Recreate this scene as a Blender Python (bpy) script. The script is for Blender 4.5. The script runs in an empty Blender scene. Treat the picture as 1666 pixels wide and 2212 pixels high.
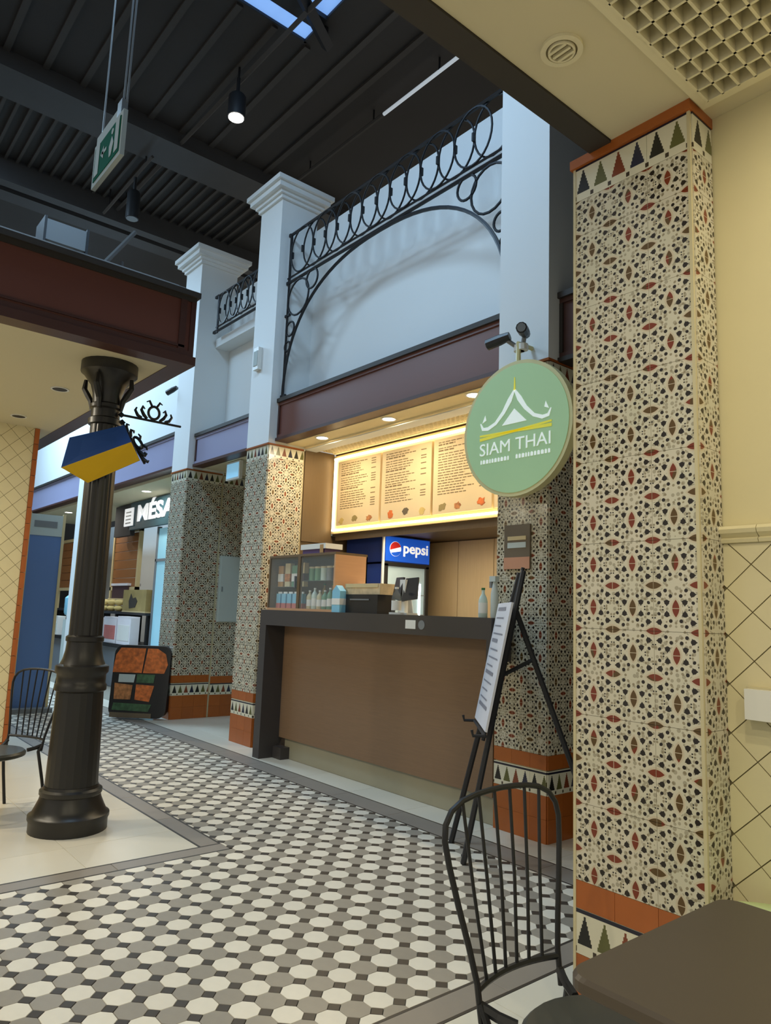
import bpy, math, random
from mathutils import Matrix, Vector
random.seed(7)
SC = bpy.context.scene
COL = SC.collection
PI = math.pi

# ------------------------------------------------------------------ camera
H = 1.3
cam = bpy.data.cameras.new('camera')
cam.sensor_fit = 'VERTICAL'; cam.sensor_height = 24.0
cam.lens = 1566.0 / 2212.0 * 24.0
cam.clip_start = 0.05; cam.clip_end = 200
co = bpy.data.objects.new('camera', cam); COL.objects.link(co)
R = [[0.64161, -0.08385, -0.76243], [0.76617, 0.11702, 0.63189], [0.03623, -0.98958, 0.13933]]
co.matrix_world = Matrix([[R[i][0], -R[i][1], -R[i][2], (0, 0, H)[i]] for i in range(3)] + [[0, 0, 0, 1]])
SC.camera = co

# ------------------------------------------------------------------ view, world and large lights
SC.view_settings.view_transform = 'Standard'
SC.view_settings.look = 'None'
SC.view_settings.gamma = 1.0
SC.view_settings.use_curve_mapping = False
SC.view_settings.exposure = 0.0
W = bpy.data.worlds.new('world'); SC.world = W; W.use_nodes = True
bg = W.node_tree.nodes['Background']
bg.inputs[0].default_value = (0.88, 0.85, 0.76, 1); bg.inputs[1].default_value = 0.55

def area(name, loc, sx, sy, power, color, rot=(0, 0, 0), shape='RECTANGLE', spread=None):
    l = bpy.data.lights.new(name, 'AREA'); l.shape = shape; l.size = sx; l.size_y = sy
    l.energy = power; l.color = color
    if spread: l.spread = spread
    o = bpy.data.objects.new(name, l); COL.objects.link(o); o.location = loc; o.rotation_euler = rot
    return o
SKY = (0.50, 0.76, 1.0)
WARM = (1.0, 0.80, 0.52)
area('skylight_daylight', (-4.0, 1.4, 6.58), 1.2, 1.0, 112, SKY)
area('skylight_daylight', (-13.2, 2.3, 6.58), 3.0, 2.2, 680, SKY)  # added skylight, hidden by the kiosk roof, to light the far shops
area('skylight_daylight', (-9.2, -.5, 6.58), 2.2, 1.8, 370, SKY)  # added skylight out of view that throws blue onto the far pillars

# ------------------------------------------------------------------ material helpers
def lin(c):
    c = c / 255.0
    return c / 12.92 if c <= 0.04045 else ((c + 0.055) / 1.055) ** 2.4
def rgb(r, g, b): return (lin(r), lin(g), lin(b), 1)
class S:
    """a socket with arithmetic, for writing shader maths as formulas"""
    def __init__(s, nt, k): s.nt = nt; s.k = k
    def m(s, op, *a):
        n = s.nt.nodes.new('ShaderNodeMath'); n.operation = op
        for i, x in enumerate((s,) + a):
            if isinstance(x, S): s.nt.links.new(x.k, n.inputs[i])
            else: n.inputs[i].default_value = x
        return S(s.nt, n.outputs[0])
    def __add__(s, o): return s.m('ADD', o)
    def __sub__(s, o): return s.m('SUBTRACT', o)
    def __mul__(s, o): return s.m('MULTIPLY', o)
    def __truediv__(s, o): return s.m('DIVIDE', o)
    def abs(s): return s.m('ABSOLUTE')
    def fract(s): return s.m('FRACT')
    def floor(s): return s.m('FLOOR')
    def lt(s, o): return s.m('LESS_THAN', o)
    def gt(s, o): return s.m('GREATER_THAN', o)
    def sqrt(s): return s.m('SQRT')
    def min(s, o): return s.m('MINIMUM', o)
    def max(s, o): return s.m('MAXIMUM', o)
def mixc(nt, fac, a, b):
    n = nt.nodes.new('ShaderNodeMix'); n.data_type = 'RGBA'
    nt.links.new(fac.k, n.inputs[0])
    for i, c in ((6, a), (7, b)):
        if isinstance(c, S): nt.links.new(c.k, n.inputs[i])
        else: n.inputs[i].default_value = c
    return S(nt, n.outputs[2])
def coords(nt, kind='Object'):
    t = nt.nodes.new('ShaderNodeTexCoord'); x = nt.nodes.new('ShaderNodeSeparateXYZ')
    nt.links.new(t.outputs[kind], x.inputs[0])
    return [S(nt, x.outputs[i]) for i in range(3)], t.outputs[kind]
MATS = {}
def mat(name, col, rough=0.5, metal=0.0, spec=0.5, noise=0.0, nscale=8.0, emit=None, estr=0.0, alpha=None, bump=0.0, stretch=None, coat=0.0, objvar=0.0, transmission=0.0):
    if name in MATS: return MATS[name]
    m = bpy.data.materials.new(name); m.use_nodes = True; nt = m.node_tree
    b = nt.nodes['Principled BSDF']
    b.inputs['Base Color'].default_value = col
    b.inputs['Roughness'].default_value = rough
    b.inputs['Metallic'].default_value = metal
    b.inputs['Specular IOR Level'].default_value = spec
    if coat: b.inputs['Coat Weight'].default_value = coat
    if transmission: b.inputs['Transmission Weight'].default_value = transmission
    if emit: b.inputs['Emission Color'].default_value = emit; b.inputs['Emission Strength'].default_value = estr
    if alpha is not None: b.inputs['Alpha'].default_value = alpha
    if noise or bump or objvar:
        (x, y, z), vec = coords(nt)
        nz = nt.nodes.new('ShaderNodeTexNoise'); nz.inputs['Scale'].default_value = nscale; nz.inputs['Detail'].default_value = 4
        if stretch:
            mp = nt.nodes.new('ShaderNodeMapping'); mp.inputs['Scale'].default_value = stretch
            nt.links.new(vec, mp.inputs[0]); vec = mp.outputs[0]
        nt.links.new(vec, nz.inputs['Vector'])
        f = S(nt, nz.outputs['Fac'])
        if noise or objvar:
            v = f * (2 * noise) + (1 - noise)
            if objvar:
                oi = nt.nodes.new('ShaderNodeObjectInfo')
                v = v * (S(nt, oi.outputs['Random']) * (2 * objvar) + (1 - objvar))
            h = nt.nodes.new('ShaderNodeHueSaturation'); h.inputs['Color'].default_value = col
            nt.links.new(v.k, h.inputs['Value']); nt.links.new(h.outputs[0], b.inputs['Base Color'])
        if bump:
            bp = nt.nodes.new('ShaderNodeBump'); bp.inputs['Strength'].default_value = bump; bp.inputs['Distance'].default_value = 0.01
            nt.links.new(nz.outputs['Fac'], bp.inputs['Height']); nt.links.new(bp.outputs[0], b.inputs['Normal'])
    MATS[name] = m
    return m

M = {}
M['grout'] = mat('grout', rgb(120, 116, 104), 0.8, noise=.1)
M['oct_white'] = mat('white_octagon', rgb(226, 219, 203), 0.32, noise=.06, nscale=20, objvar=.04)
M['oct_grey'] = mat('grey_octagon', rgb(150, 143, 131), 0.35, noise=.08, nscale=25, objvar=.07)
M['oct_dot'] = mat('dark_dot', rgb(62, 56, 50), 0.4, noise=.1)
M['band'] = mat('border_grey', rgb(140, 132, 122), 0.4, noise=.07, objvar=.03)
M['line'] = mat('border_dark', rgb(58, 53, 48), 0.45)
M['cream_floor'] = mat('cream_floor_tile', rgb(214, 208, 192), 0.28, noise=.06, nscale=3, objvar=.03)
M['cream_wall'] = mat('cream_paint', rgb(214, 203, 160), 0.7, noise=.02)
M['cream_soffit'] = mat('cream_soffit_paint', rgb(206, 197, 165), 0.75)
M['cream_tile'] = mat('cream_wall_tile', rgb(214, 204, 165), 0.25, noise=.03, objvar=.025)
M['wall_grout'] = mat('wall_grout', rgb(110, 100, 70), 0.8)
M['hall_white'] = mat('hall_white_plaster', rgb(222, 226, 226), 0.65, noise=.02, nscale=2)
M['ceil_dark'] = mat('ceiling_black_deck', rgb(48, 44, 42), 0.75, noise=.15, nscale=2)
M['rib_dark'] = mat('ceiling_rib', rgb(60, 56, 53), 0.7)
M['beam_dark'] = mat('ceiling_beam', rgb(66, 65, 66), 0.65, noise=.1)
M['black_steel'] = mat('black_steel', rgb(38, 38, 40), 0.5, metal=.3)
M['trim_black'] = mat('dark_trim', rgb(52, 47, 42), 0.6)
M['iron'] = mat('wrought_iron', rgb(36, 37, 40), 0.45, metal=.4)
M['cast_iron'] = mat('cast_iron', rgb(30, 28, 25), 0.36, noise=.1, nscale=6)
M['brown_fascia'] = mat('brown_fascia', rgb(106, 64, 54), 0.42, noise=.05, nscale=1.5)
M['brown_trim'] = mat('brown_trim', rgb(74, 46, 40), 0.42)
M['sky_fascia'] = mat('sky_sheen_fascia', rgb(150, 150, 178), 0.4, noise=.05, nscale=1.5)  # sky reflection on the fascia boards, put into the base colour
M['orange_tile'] = mat('terracotta_tile', rgb(160, 88, 36), 0.3, noise=.1, nscale=14, objvar=.06)
M['edge_trim'] = mat('cream_edge_trim', rgb(196, 186, 150), 0.35)
M['dark_counter'] = mat('dark_counter_laminate', rgb(62, 58, 57), 0.38, noise=.05)
M['counter_wood'] = mat('counter_walnut', rgb(126, 100, 76), 0.5, noise=.13, nscale=6, stretch=(1.2, 1, 26))
M['plinth'] = mat('grey_plinth', rgb(150, 146, 126), 0.35, noise=.05)
M['wood_panel'] = mat('pale_wood', rgb(190, 166, 128), 0.5, noise=.1, nscale=5, stretch=(22, 22, 1))
M['wood_brown'] = mat('brown_wood', rgb(106, 86, 60), 0.5, noise=.1, nscale=5, stretch=(16, 16, 1))
M['wood_side'] = mat('cabinet_wood', rgb(196, 150, 110), 0.5, noise=.08, nscale=5, stretch=(1, 1, 14))
M['wood_far'] = mat('far_wood', rgb(150, 98, 52), 0.5, noise=.15, nscale=6, stretch=(1, 1, 10))
M['menu_board'] = mat('menu_board_print', rgb(222, 200, 160), 0.6, noise=.03)
M['menu_ink'] = mat('menu_ink', rgb(128, 108, 78), 0.7)
M['led'] = mat('led_strip', rgb(255, 240, 190), 0.5, emit=(1, .82, .48, 1), estr=7)
M['lamp_on'] = mat('lamp_glass_lit', rgb(255, 250, 235), 0.4, emit=(1, .95, .85, 1), estr=12)
M['lamp_warm'] = mat('lamp_glass_warm', rgb(255, 240, 210), 0.4, emit=(1, .85, .6, 1), estr=10)
M['tube_cool'] = mat('tube_lamp_cool', rgb(220, 228, 235), 0.4, emit=(.8, .9, 1, 1), estr=.32)
M['white_plastic'] = mat('white_plastic', rgb(222, 222, 216), 0.4)
M['grey_plastic'] = mat('grey_plastic', rgb(120, 124, 126), 0.45)
M['black_plastic'] = mat('black_plastic', rgb(30, 30, 32), 0.4)
M['table_top'] = mat('dark_brown_table', rgb(72, 62, 50), 0.42, noise=.05, nscale=4)
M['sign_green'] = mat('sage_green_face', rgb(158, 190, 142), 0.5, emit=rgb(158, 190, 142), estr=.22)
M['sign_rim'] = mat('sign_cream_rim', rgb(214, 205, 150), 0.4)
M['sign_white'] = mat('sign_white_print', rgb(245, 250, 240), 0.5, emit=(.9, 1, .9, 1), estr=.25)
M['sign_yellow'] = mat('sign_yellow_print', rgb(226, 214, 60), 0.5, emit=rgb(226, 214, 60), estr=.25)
M['blue_flag'] = mat('deep_blue_panel', rgb(22, 60, 120), 0.8, spec=.15)
M['yellow_flag'] = mat('golden_yellow_panel', rgb(218, 176, 40), 0.8, spec=.15)
M['pepsi_blue'] = mat('blue_lit_header', rgb(20, 80, 190), 0.35, emit=rgb(24, 86, 200), estr=.5)
M['fridge_blue'] = mat('blue_fridge_body', rgb(18, 52, 128), 0.5)
M['red'] = mat('red_print', rgb(200, 40, 40), 0.5)
M['white_lit'] = mat('white_lit_print', rgb(240, 245, 250), 0.5, emit=(1, 1, 1, 1), estr=.5)
M['glass'] = mat('clear_glass', rgb(225, 235, 232), 0.05, alpha=.07)
M['fridge_in'] = mat('fridge_interior', rgb(170, 190, 196), 0.4, emit=rgb(150, 185, 195), estr=.25)
M['fridge_tube'] = mat('fridge_tube_lamp', rgb(235, 250, 255), 0.4, emit=(.8, .95, 1, 1), estr=4)
M['dark_interior'] = mat('dark_shop_interior', rgb(52, 50, 52), 0.8)
M['exit_green'] = mat('exit_green', rgb(14, 84, 64), 0.9, spec=.05, emit=rgb(14, 84, 64), estr=.1)
M['exit_body'] = mat('exit_white_body', rgb(180, 190, 188), 0.8, spec=.1)
M['cyan_glass'] = mat('cyan_shop_glass', rgb(150, 205, 225), 0.15, emit=rgb(150, 205, 225), estr=.22)
M['teal'] = mat('dark_teal_sign', rgb(44, 78, 90), 0.5)
M['blue_lit'] = mat('blue_lit_panel', rgb(92, 124, 176), 0.5)  # bluish light on a far column, put into the base colour
M['poster_orange'] = mat('orange_poster', rgb(200, 104, 44), 0.55, noise=1.0, nscale=22)
M['poster_bread'] = mat('bread_poster', rgb(180, 118, 68), 0.55, noise=1.0, nscale=26)
M['poster_green'] = mat('green_label', rgb(60, 92, 60), 0.55, noise=.9, nscale=20)
M['frame_beige'] = mat('beige_frame', rgb(206, 186, 140), 0.5)
M['picture_olive'] = mat('olive_picture', rgb(150, 132, 82), 0.6, noise=.4, nscale=5)
M['carton_white'] = mat('white_carton', rgb(220, 216, 220), 0.6, noise=.08, nscale=4)
M['carton_pink'] = mat('pink_print', rgb(188, 110, 104), 0.6, noise=.2, nscale=8)
M['grey_counter'] = mat('grey_counter', rgb(118, 124, 130), 0.5)
M['dark_wine'] = mat('wine_box', rgb(70, 44, 46), 0.5)
M['bread'] = mat('bread_crust', rgb(206, 178, 108), 0.7, noise=.25, nscale=16)
M['pale_green'] = mat('pale_green_seat', rgb(206, 226, 168), 0.35, noise=.05)
M['seat_dark'] = mat('dark_green_grey_seat', rgb(52, 54, 50), 0.4)
M['poster_white'] = mat('white_poster', rgb(206, 208, 216), 0.55, noise=.06, nscale=6)
M['ink_grey'] = mat('poster_grey_print', rgb(126, 128, 140), 0.6)
M['notice_brown'] = mat('notice_brown', rgb(104, 90, 70), 0.5)
M['notice_peach'] = mat('notice_peach', rgb(196, 140, 108), 0.55)
M['egg'] = mat('egg_crate_white', rgb(220, 212, 180), 0.5)
M['egg_back'] = mat('egg_crate_back', rgb(120, 110, 80), 0.8)
M['cabinet_grey'] = mat('pale_grey_cabinet', rgb(186, 196, 192), 0.45)
M['light_blue'] = mat('light_blue_pack', rgb(130, 190, 216), 0.45)
M['tin_green'] = mat('green_tin', rgb(96, 140, 110), 0.4)
M['jar_cream'] = mat('cream_jar', rgb(196, 184, 148), 0.4)
M['pack_amber'] = mat('amber_pack', rgb(176, 136, 84), 0.5)
M['bottle_green'] = mat('green_bottle_cap', rgb(38, 110, 60), 0.3)
M['bottle_white'] = mat('white_bottle', rgb(190, 206, 196), 0.3)
M['purple'] = mat('purple_box', rgb(86, 66, 110), 0.5)
M['skylight_glass'] = mat('skylight_glass', rgb(170, 205, 255), 0.3, emit=(.16, .33, .72, 1), estr=1.0)
M['rail_light'] = mat('kiosk_rail', rgb(92, 88, 84), 0.7)

def zellige():
    m = bpy.data.materials.new('zellige_tile_print'); m.use_nodes = True; nt = m.node_tree
    b = nt.nodes['Principled BSDF']; b.inputs['Roughness'].default_value = .18
    (x, y, z), vec = coords(nt)
    cx, cz = x / .144, z / .140
    a = (cx.fract() - .5).abs(); bb = (cz.fract() - .5).abs()
    f = (a + bb).gt(.5)
    a2 = a + f * (S(nt, (a * 0 + .5).k) - bb - a)
    b2 = bb + f * (S(nt, (a * 0 + .5).k) - a - bb)
    loz = a2 / .078 + (b2 / .19) * (b2 / .19)
    # colour of lozenge: red-brown or olive, by place
    oi = nt.nodes.new('ShaderNodeObjectInfo')
    wn = nt.nodes.new('ShaderNodeTexNoise'); wn.inputs['Scale'].default_value = 5.0
    av = nt.nodes.new('ShaderNodeVectorMath'); av.operation = 'ADD'
    nt.links.new(vec, av.inputs[0]); nt.links.new(oi.outputs['Location'], av.inputs[1])
    nt.links.new(av.outputs[0], wn.inputs['Vector'])
    nf = S(nt, wn.outputs['Fac'])
    def circ(px, pz, r):
        u, v = a2 - px, b2 - pz
        return (u * u + v * v).sqrt().lt(r)
    tri = (a2 - .20).abs().lt((b2 - .040) * .60) * b2.lt(.165)
    dark = tri.max(circ(.20, .130, .058)).max(circ(.115, .268, .041)).max(circ(.385, .125, .042)).max(circ(.29, .03, .018))
    soft = circ(.30, .20, .030).max(circ(.345, .035, .026)).max(circ(.0, .31, .030)).max(circ(.12, .37, .028)).max(circ(.21, .29, .020))
    vo = nt.nodes.new('ShaderNodeTexVoronoi'); vo.inputs['Scale'].default_value = 62.0; vo.inputs['Randomness'].default_value = .55
    nt.links.new(av.outputs[0], vo.inputs['Vector'])
    speck = S(nt, vo.outputs['Distance']).lt(.40) * loz.gt(1.9)
    base = mixc(nt, (nf - .35) * 2.2, rgb(204, 197, 178), rgb(194, 191, 168))
    c = mixc(nt, speck * .8, base, rgb(152, 145, 124))
    c = mixc(nt, soft * .9, c, rgb(136, 125, 100))
    c = mixc(nt, dark, c, rgb(36, 30, 25))
    lz = mixc(nt, nf.gt(.52), rgb(118, 50, 28), rgb(88, 66, 32))
    c = mixc(nt, loz.lt(1.6), c, rgb(196, 184, 160))
    c = mixc(nt, loz.lt(1.0) * b2.gt(.006), c, lz)
    nt.links.new(c.k, b.inputs['Base Color'])
    return m
M['zellige'] = zellige()
def trees():
    m = bpy.data.materials.new('tree_frieze_print'); m.use_nodes = True; nt = m.node_tree
    b = nt.nodes['Principled BSDF']; b.inputs['Roughness'].default_value = .3
    (x, y, z), vec = coords(nt)
    t = x / .072
    u = (t.fract() - .5).abs()
    v = (z - .03) / .085
    st = (v * 7).floor() / 7
    hw = (S(nt, (v * 0 + 1).k) - st) * .36
    tree = u.lt(hw) * v.gt(0) * v.lt(1)
    idx = (t.floor() * .25).fract()
    c0 = mixc(nt, idx.gt(.1), rgb(30, 30, 26), rgb(92, 92, 50))
    c0 = mixc(nt, idx.gt(.35), c0, rgb(122, 62, 36))
    c0 = mixc(nt, idx.gt(.6), c0, rgb(40, 42, 62))
    c = mixc(nt, tree, rgb(212, 208, 186), c0)
    dots = ((t + .5).fract() - .5).abs().lt(.09) * (z - .014).abs().lt(.008)
    c = mixc(nt, dots, c, rgb(60, 50, 36))
    c = mixc(nt, (z - .128).abs().lt(.006), c, rgb(28, 28, 44))
    nt.links.new(c.k, b.inputs['Base Color'])
    return m
M['trees'] = trees()

# ------------------------------------------------------------------ mesh helpers
def tag(o, label=None, cat=None, group=None, kind=None):
    if label: o['label'] = label
    if cat: o['category'] = cat
    if group: o['group'] = group
    if kind: o['kind'] = kind
    return o
def thing(name, label, cat, loc=(0, 0, 0), rotz=0.0, group=None, kind=None):
    o = bpy.data.objects.new(name, None); COL.objects.link(o); o.empty_display_size = .1
    o.location = loc; o.rotation_euler = (0, 0, rotz)
    return tag(o, label, cat, group, kind)
def wloc(o):
    v = Vector((0, 0, 0))
    while o: v += o.location; o = o.parent
    return v
def link(name, me, parent=None, loc=(0, 0, 0), rotz=0.0):
    o = bpy.data.objects.new(name, me); COL.objects.link(o)
    o.parent = parent; o.location = loc; o.rotation_euler = (0, 0, rotz)
    return o
class MB:
    def __init__(s): s.v = []; s.f = []
    def add(s, vs, fs):
        n = len(s.v); s.v += [tuple(p) for p in vs]; s.f += [tuple(n + i for i in f) for f in fs]; return s
    def box(s, x0, x1, y0, y1, z0, z1):
        return s.add([(x0, y0, z0), (x1, y0, z0), (x1, y1, z0), (x0, y1, z0), (x0, y0, z1), (x1, y0, z1), (x1, y1, z1), (x0, y1, z1)],
                     [(0, 3, 2, 1), (4, 5, 6, 7), (0, 1, 5, 4), (1, 2, 6, 5), (2, 3, 7, 6), (3, 0, 4, 7)])
    def prism(s, poly, t, fn):
        """polygon (u, w), extruded by t; fn(u, w, d) -> xyz, d from 0 (front) to t (back)"""
        n = len(poly)
        vs = [fn(u, w, 0) for u, w in poly] + [fn(u, w, t) for u, w in poly]
        fs = [tuple(range(n)), tuple(range(2 * n - 1, n - 1, -1))] + [(i, i + n, (i + 1) % n + n, (i + 1) % n) for i in range(n)]
        return s.add(vs, fs)
    def tube(s, pts, r, n=6, closed=False):
        pts = [Vector(p) for p in pts]; N = len(pts); base = len(s.v); prev = None
        for i, p in enumerate(pts):
            a = pts[(i - 1) % N] if closed or i > 0 else p
            b = pts[(i + 1) % N] if closed or i < N - 1 else p
            t = (b - a).normalized()
            if prev is None:
                up = Vector((0, 0, 1)) if abs(t.z) < .9 else Vector((1, 0, 0))
                nx = t.cross(up).normalized()
            else:
                nx = (prev - t * prev.dot(t)).normalized()
            prev = nx; ny = t.cross(nx)
            rr = r[i] if isinstance(r, (list, tuple)) else r
            for k in range(n):
                q = 2 * PI * k / n
                s.v.append(tuple(p + nx * (rr * math.cos(q)) + ny * (rr * math.sin(q))))
        for i in range(N if closed else N - 1):
            j = (i + 1) % N
            for k in range(n):
                k2 = (k + 1) % n
                s.f.append((base + i * n + k, base + i * n + k2, base + j * n + k2, base + j * n + k))
        if not closed:
            s.f.append(tuple(base + k for k in range(n - 1, -1, -1)))
            s.f.append(tuple(base + (N - 1) * n + k for k in range(n)))
        return s
    def lathe(s, prof, c, n=24, fn=None):
        base = len(s.v)
        for r, z in prof:
            for k in range(n):
                q = 2 * PI * k / n
                p = (r * math.cos(q), r * math.sin(q), z)
                s.v.append(fn(*p) if fn else (c[0] + p[0], c[1] + p[1], c[2] + p[2]))
        for i in range(len(prof) - 1):
            for k in range(n):
                k2 = (k + 1) % n
                s.f.append((base + i * n + k, base + i * n + k2, base + (i + 1) * n + k2, base + (i + 1) * n + k))
        s.f.append(tuple(base + k for k in range(n - 1, -1, -1)))
        s.f.append(tuple(base + (len(prof) - 1) * n + k for k in range(n)))
        return s
    def mesh(s, name, m, off=(0, 0, 0), smooth=False):
        me = bpy.data.meshes.new(name)
        me.from_pydata([(x - off[0], y - off[1], z - off[2]) for x, y, z in s.v], [], s.f)
        if m: me.materials.append(M[m] if isinstance(m, str) else m)
        if smooth:
            me.polygons.foreach_set('use_smooth', [True] * len(me.polygons))
        me.update()
        return me
    def build(s, name, m, parent=None, smooth=False, local=False, origin=None):
        """vertices in world space unless local; a top-level mesh gets its origin at its base centre"""
        if parent is None:
            if origin is None:
                xs = [v[0] for v in s.v]; ys = [v[1] for v in s.v]; zs = [v[2] for v in s.v]
                origin = ((min(xs) + max(xs)) / 2, (min(ys) + max(ys)) / 2, min(zs))
            o = link(name, s.mesh(name, m, origin, smooth), None, origin)
        else:
            off = (0, 0, 0) if local else wloc(parent)
            o = link(name, s.mesh(name, m, off, smooth), parent)
        if smooth:
            md = o.modifiers.new('edge_split', 'EDGE_SPLIT'); md.split_angle = math.radians(40)
        return o
def B(*a): return MB().box(*a)
def FY(y0):      # front faces -Y: u = x, w = z
    return lambda u, w, d: (u, y0 + d, w)
def circle(cx, cz, rx, rz=None, n=28, a0=0, a1=2 * PI):
    rz = rz or rx
    full = abs(a1 - a0 - 2 * PI) < 1e-6
    return [(cx + rx * math.cos(a0 + (a1 - a0) * i / (n if full else n - 1)), cz + rz * math.sin(a0 + (a1 - a0) * i / (n if full else n - 1))) for i in range(n)]
def clip(poly, x0, x1, y0, y1):
    for ax, lim, sg in ((0, x0, 1), (0, x1, -1), (1, y0, 1), (1, y1, -1)):
        out = []
        for i in range(len(poly)):
            p, q = poly[i - 1], poly[i]
            pi_, qi = sg * (p[ax] - lim) >= 0, sg * (q[ax] - lim) >= 0
            if pi_ != qi:
                t = (lim - p[ax]) / (q[ax] - p[ax])
                out.append((p[0] + t * (q[0] - p[0]), p[1] + t * (q[1] - p[1])))
            if qi: out.append(q)
        poly = out
        if not poly: return []
    return poly
def area2(p): return abs(sum(p[i - 1][0] * p[i][1] - p[i][0] * p[i - 1][1] for i in range(len(p)))) / 2
def text_poly(name, txt, size, m, parent, fn, extrude=.002, width=None, bold=0.0):
    cu = bpy.data.curves.new(name, 'FONT'); cu.body = txt; cu.size = size; cu.extrude = extrude; cu.offset = bold
    cu.align_x = 'CENTER'; cu.resolution_u = 3
    o = bpy.data.objects.new(name, cu); COL.objects.link(o)
    me = bpy.data.meshes.new_from_object(o.evaluated_get(bpy.context.evaluated_depsgraph_get()))
    bpy.data.objects.remove(o)
    xs = [v.co.x for v in me.vertices]; k = (width / (max(xs) - min(xs))) if width else 1.0
    off = wloc(parent)
    for v in me.vertices:
        v.co = Vector(fn(v.co.x * k, v.co.y, v.co.z)) - off
    # one part per letter: islands whose x ranges overlap belong to the same letter
    par = list(range(len(me.vertices)))
    def find(i):
        while par[i] != i: par[i] = par[par[i]]; i = par[i]
        return i
    for e in me.edges: par[find(e.vertices[0])] = find(e.vertices[1])
    isl = {}
    for i in range(len(par)): isl.setdefault(find(i), []).append(i)
    groups = []
    for vsx in sorted(isl.values(), key=lambda q: min(xs[i] for i in q)):
        lo, hi = min(xs[i] for i in vsx), max(xs[i] for i in vsx)
        if groups and lo < groups[-1][1] - .3 * (hi - lo): groups[-1][2].extend(vsx); groups[-1][1] = max(groups[-1][1], hi)
        else: groups.append([lo, hi, list(vsx)])
    for lo, hi, vsx in groups:
        ix = {v: n_ for n_, v in enumerate(vsx)}
        m2 = bpy.data.meshes.new(name)
        m2.from_pydata([tuple(me.vertices[v].co) for v in vsx], [], [tuple(ix[v] for v in p.vertices) for p in me.polygons if p.vertices[0] in ix])
        m2.materials.append(M[m]); link(name, m2, parent)

# =================================================================== FLOOR
floor = B(-17, 3, -3, 8, -.12, -.006).build('floor', 'grout', origin=(0, 0, 0))
tag(floor, 'mosaic floor of white and grey octagon tiles with cream tiled areas', kind='structure')
PX, PY = .1042, .0995; OX, OY = -2.2445, 1.3382
def regions():   # octagon paving
    return [(-3.715, -1.936, -1.6, 3.20), (-16.0, -3.715, 2.07, 3.20)]
c = .0285; hx, hy = PX / 2 - .0008, PY / 2 - .0008
octo = [(-hx + c, -hy), (hx - c, -hy), (hx, -hy + c), (hx, hy - c), (hx - c, hy), (-hx + c, hy), (-hx, hy - c), (-hx, -hy + c)]
dd = c - .0012
dot = [(0, -dd), (dd, 0), (0, dd), (-dd, 0)]
def plate(poly, z0=-.008, z1=0.0, cx=0, cy=0, bev=.0012):
    n = len(poly)
    mx = sum(p[0] for p in poly) / n; my = sum(p[1] for p in poly) / n
    def sh(p): 
        d = math.hypot(p[0] - mx, p[1] - my) or 1
        return (p[0] - (p[0] - mx) / d * bev, p[1] - (p[1] - my) / d * bev)
    vs = [(x + cx, y + cy, z0) for x, y in poly] + [(x + cx, y + cy, z1 - bev) for x, y in poly] + [(sh(p)[0] + cx, sh(p)[1] + cy, z1) for p in poly]
    fs = [tuple(range(2 * n, 3 * n))]
    for l in (0, 1):
        fs += [(l * n + i, l * n + (i + 1) % n, (l + 1) * n + (i + 1) % n, (l + 1) * n + i) for i in range(n)]
    return vs, fs
cands = {'w': [], 'g': [], 'd': []}
for (x0, x1, y0, y1) in regions():
    i0, i1 = int((x0 - OX) / PX) - 2, int((x1 - OX) / PX) + 2
    j0, j1 = int((y0 - OY) / PY) - 2, int((y1 - OY) / PY) + 2
    for i in range(i0, i1 + 1):
        for j in range(j0, j1 + 1):
            cx, cy = OX + i * PX, OY + j * PY
            if x0 - PX < cx < x1 + PX and y0 - PY < cy < y1 + PY:
                p = clip([(cx + a, cy + b) for a, b in octo], x0, x1, y0, y1)
                if p and area2(p) > .0004: cands['w' if (i + j) % 2 == 0 else 'g'].append((cx, cy, p, abs(area2(p) - area2(octo)) < 1e-7))
            dx, dy = cx + PX / 2, cy + PY / 2
            p = clip([(dx + a, dy + b) for a, b in dot], x0, x1, y0, y1)
            if p and area2(p) > .0001: cands['d'].append((dx, dy, p, abs(area2(p) - area2(dot)) < 1e-7))
def inview(x, y):
    cz = R[0][2] * x + R[1][2] * y - R[2][2] * H
    if cz < .2: return False, 99
    px = (R[0][0] * x + R[1][0] * y - R[2][0] * H) / cz * 1566 + 833
    py = (R[0][1] * x + R[1][1] * y - R[2][1] * H) / cz * 1566 + 1106
    return (-40 < px < 1300 and py < 2260), math.hypot(x, y)
for key, nm, mt, poly in (('w', 'white_octagon_tile', 'oct_white', octo), ('g', 'grey_octagon_tile', 'oct_grey', octo), ('d', 'dark_dot_tile', 'oct_dot', dot)):
    L = []
    for t in cands[key]:
        ok, d = inview(t[0], t[1])
        L.append((d if ok else 100 + d, t))
    L.sort(key=lambda q: q[0])
    full = MB().add(*plate(poly)).mesh(nm, mt)
    rest = MB()
    for n, (d, (cx, cy, p, whole)) in enumerate(L):
        if n < 300:
            if whole: link(nm, full, floor, (cx, cy, 0))
            else: link(nm, MB().add(*plate([(a - cx, b - cy) for a, b in p])).mesh(nm, mt), floor, (cx, cy, 0))
        else: rest.add(*plate(p))
    if rest.v:
        tag(rest.build('far_' + nm + 's', mt, floor), kind='stuff')
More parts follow.
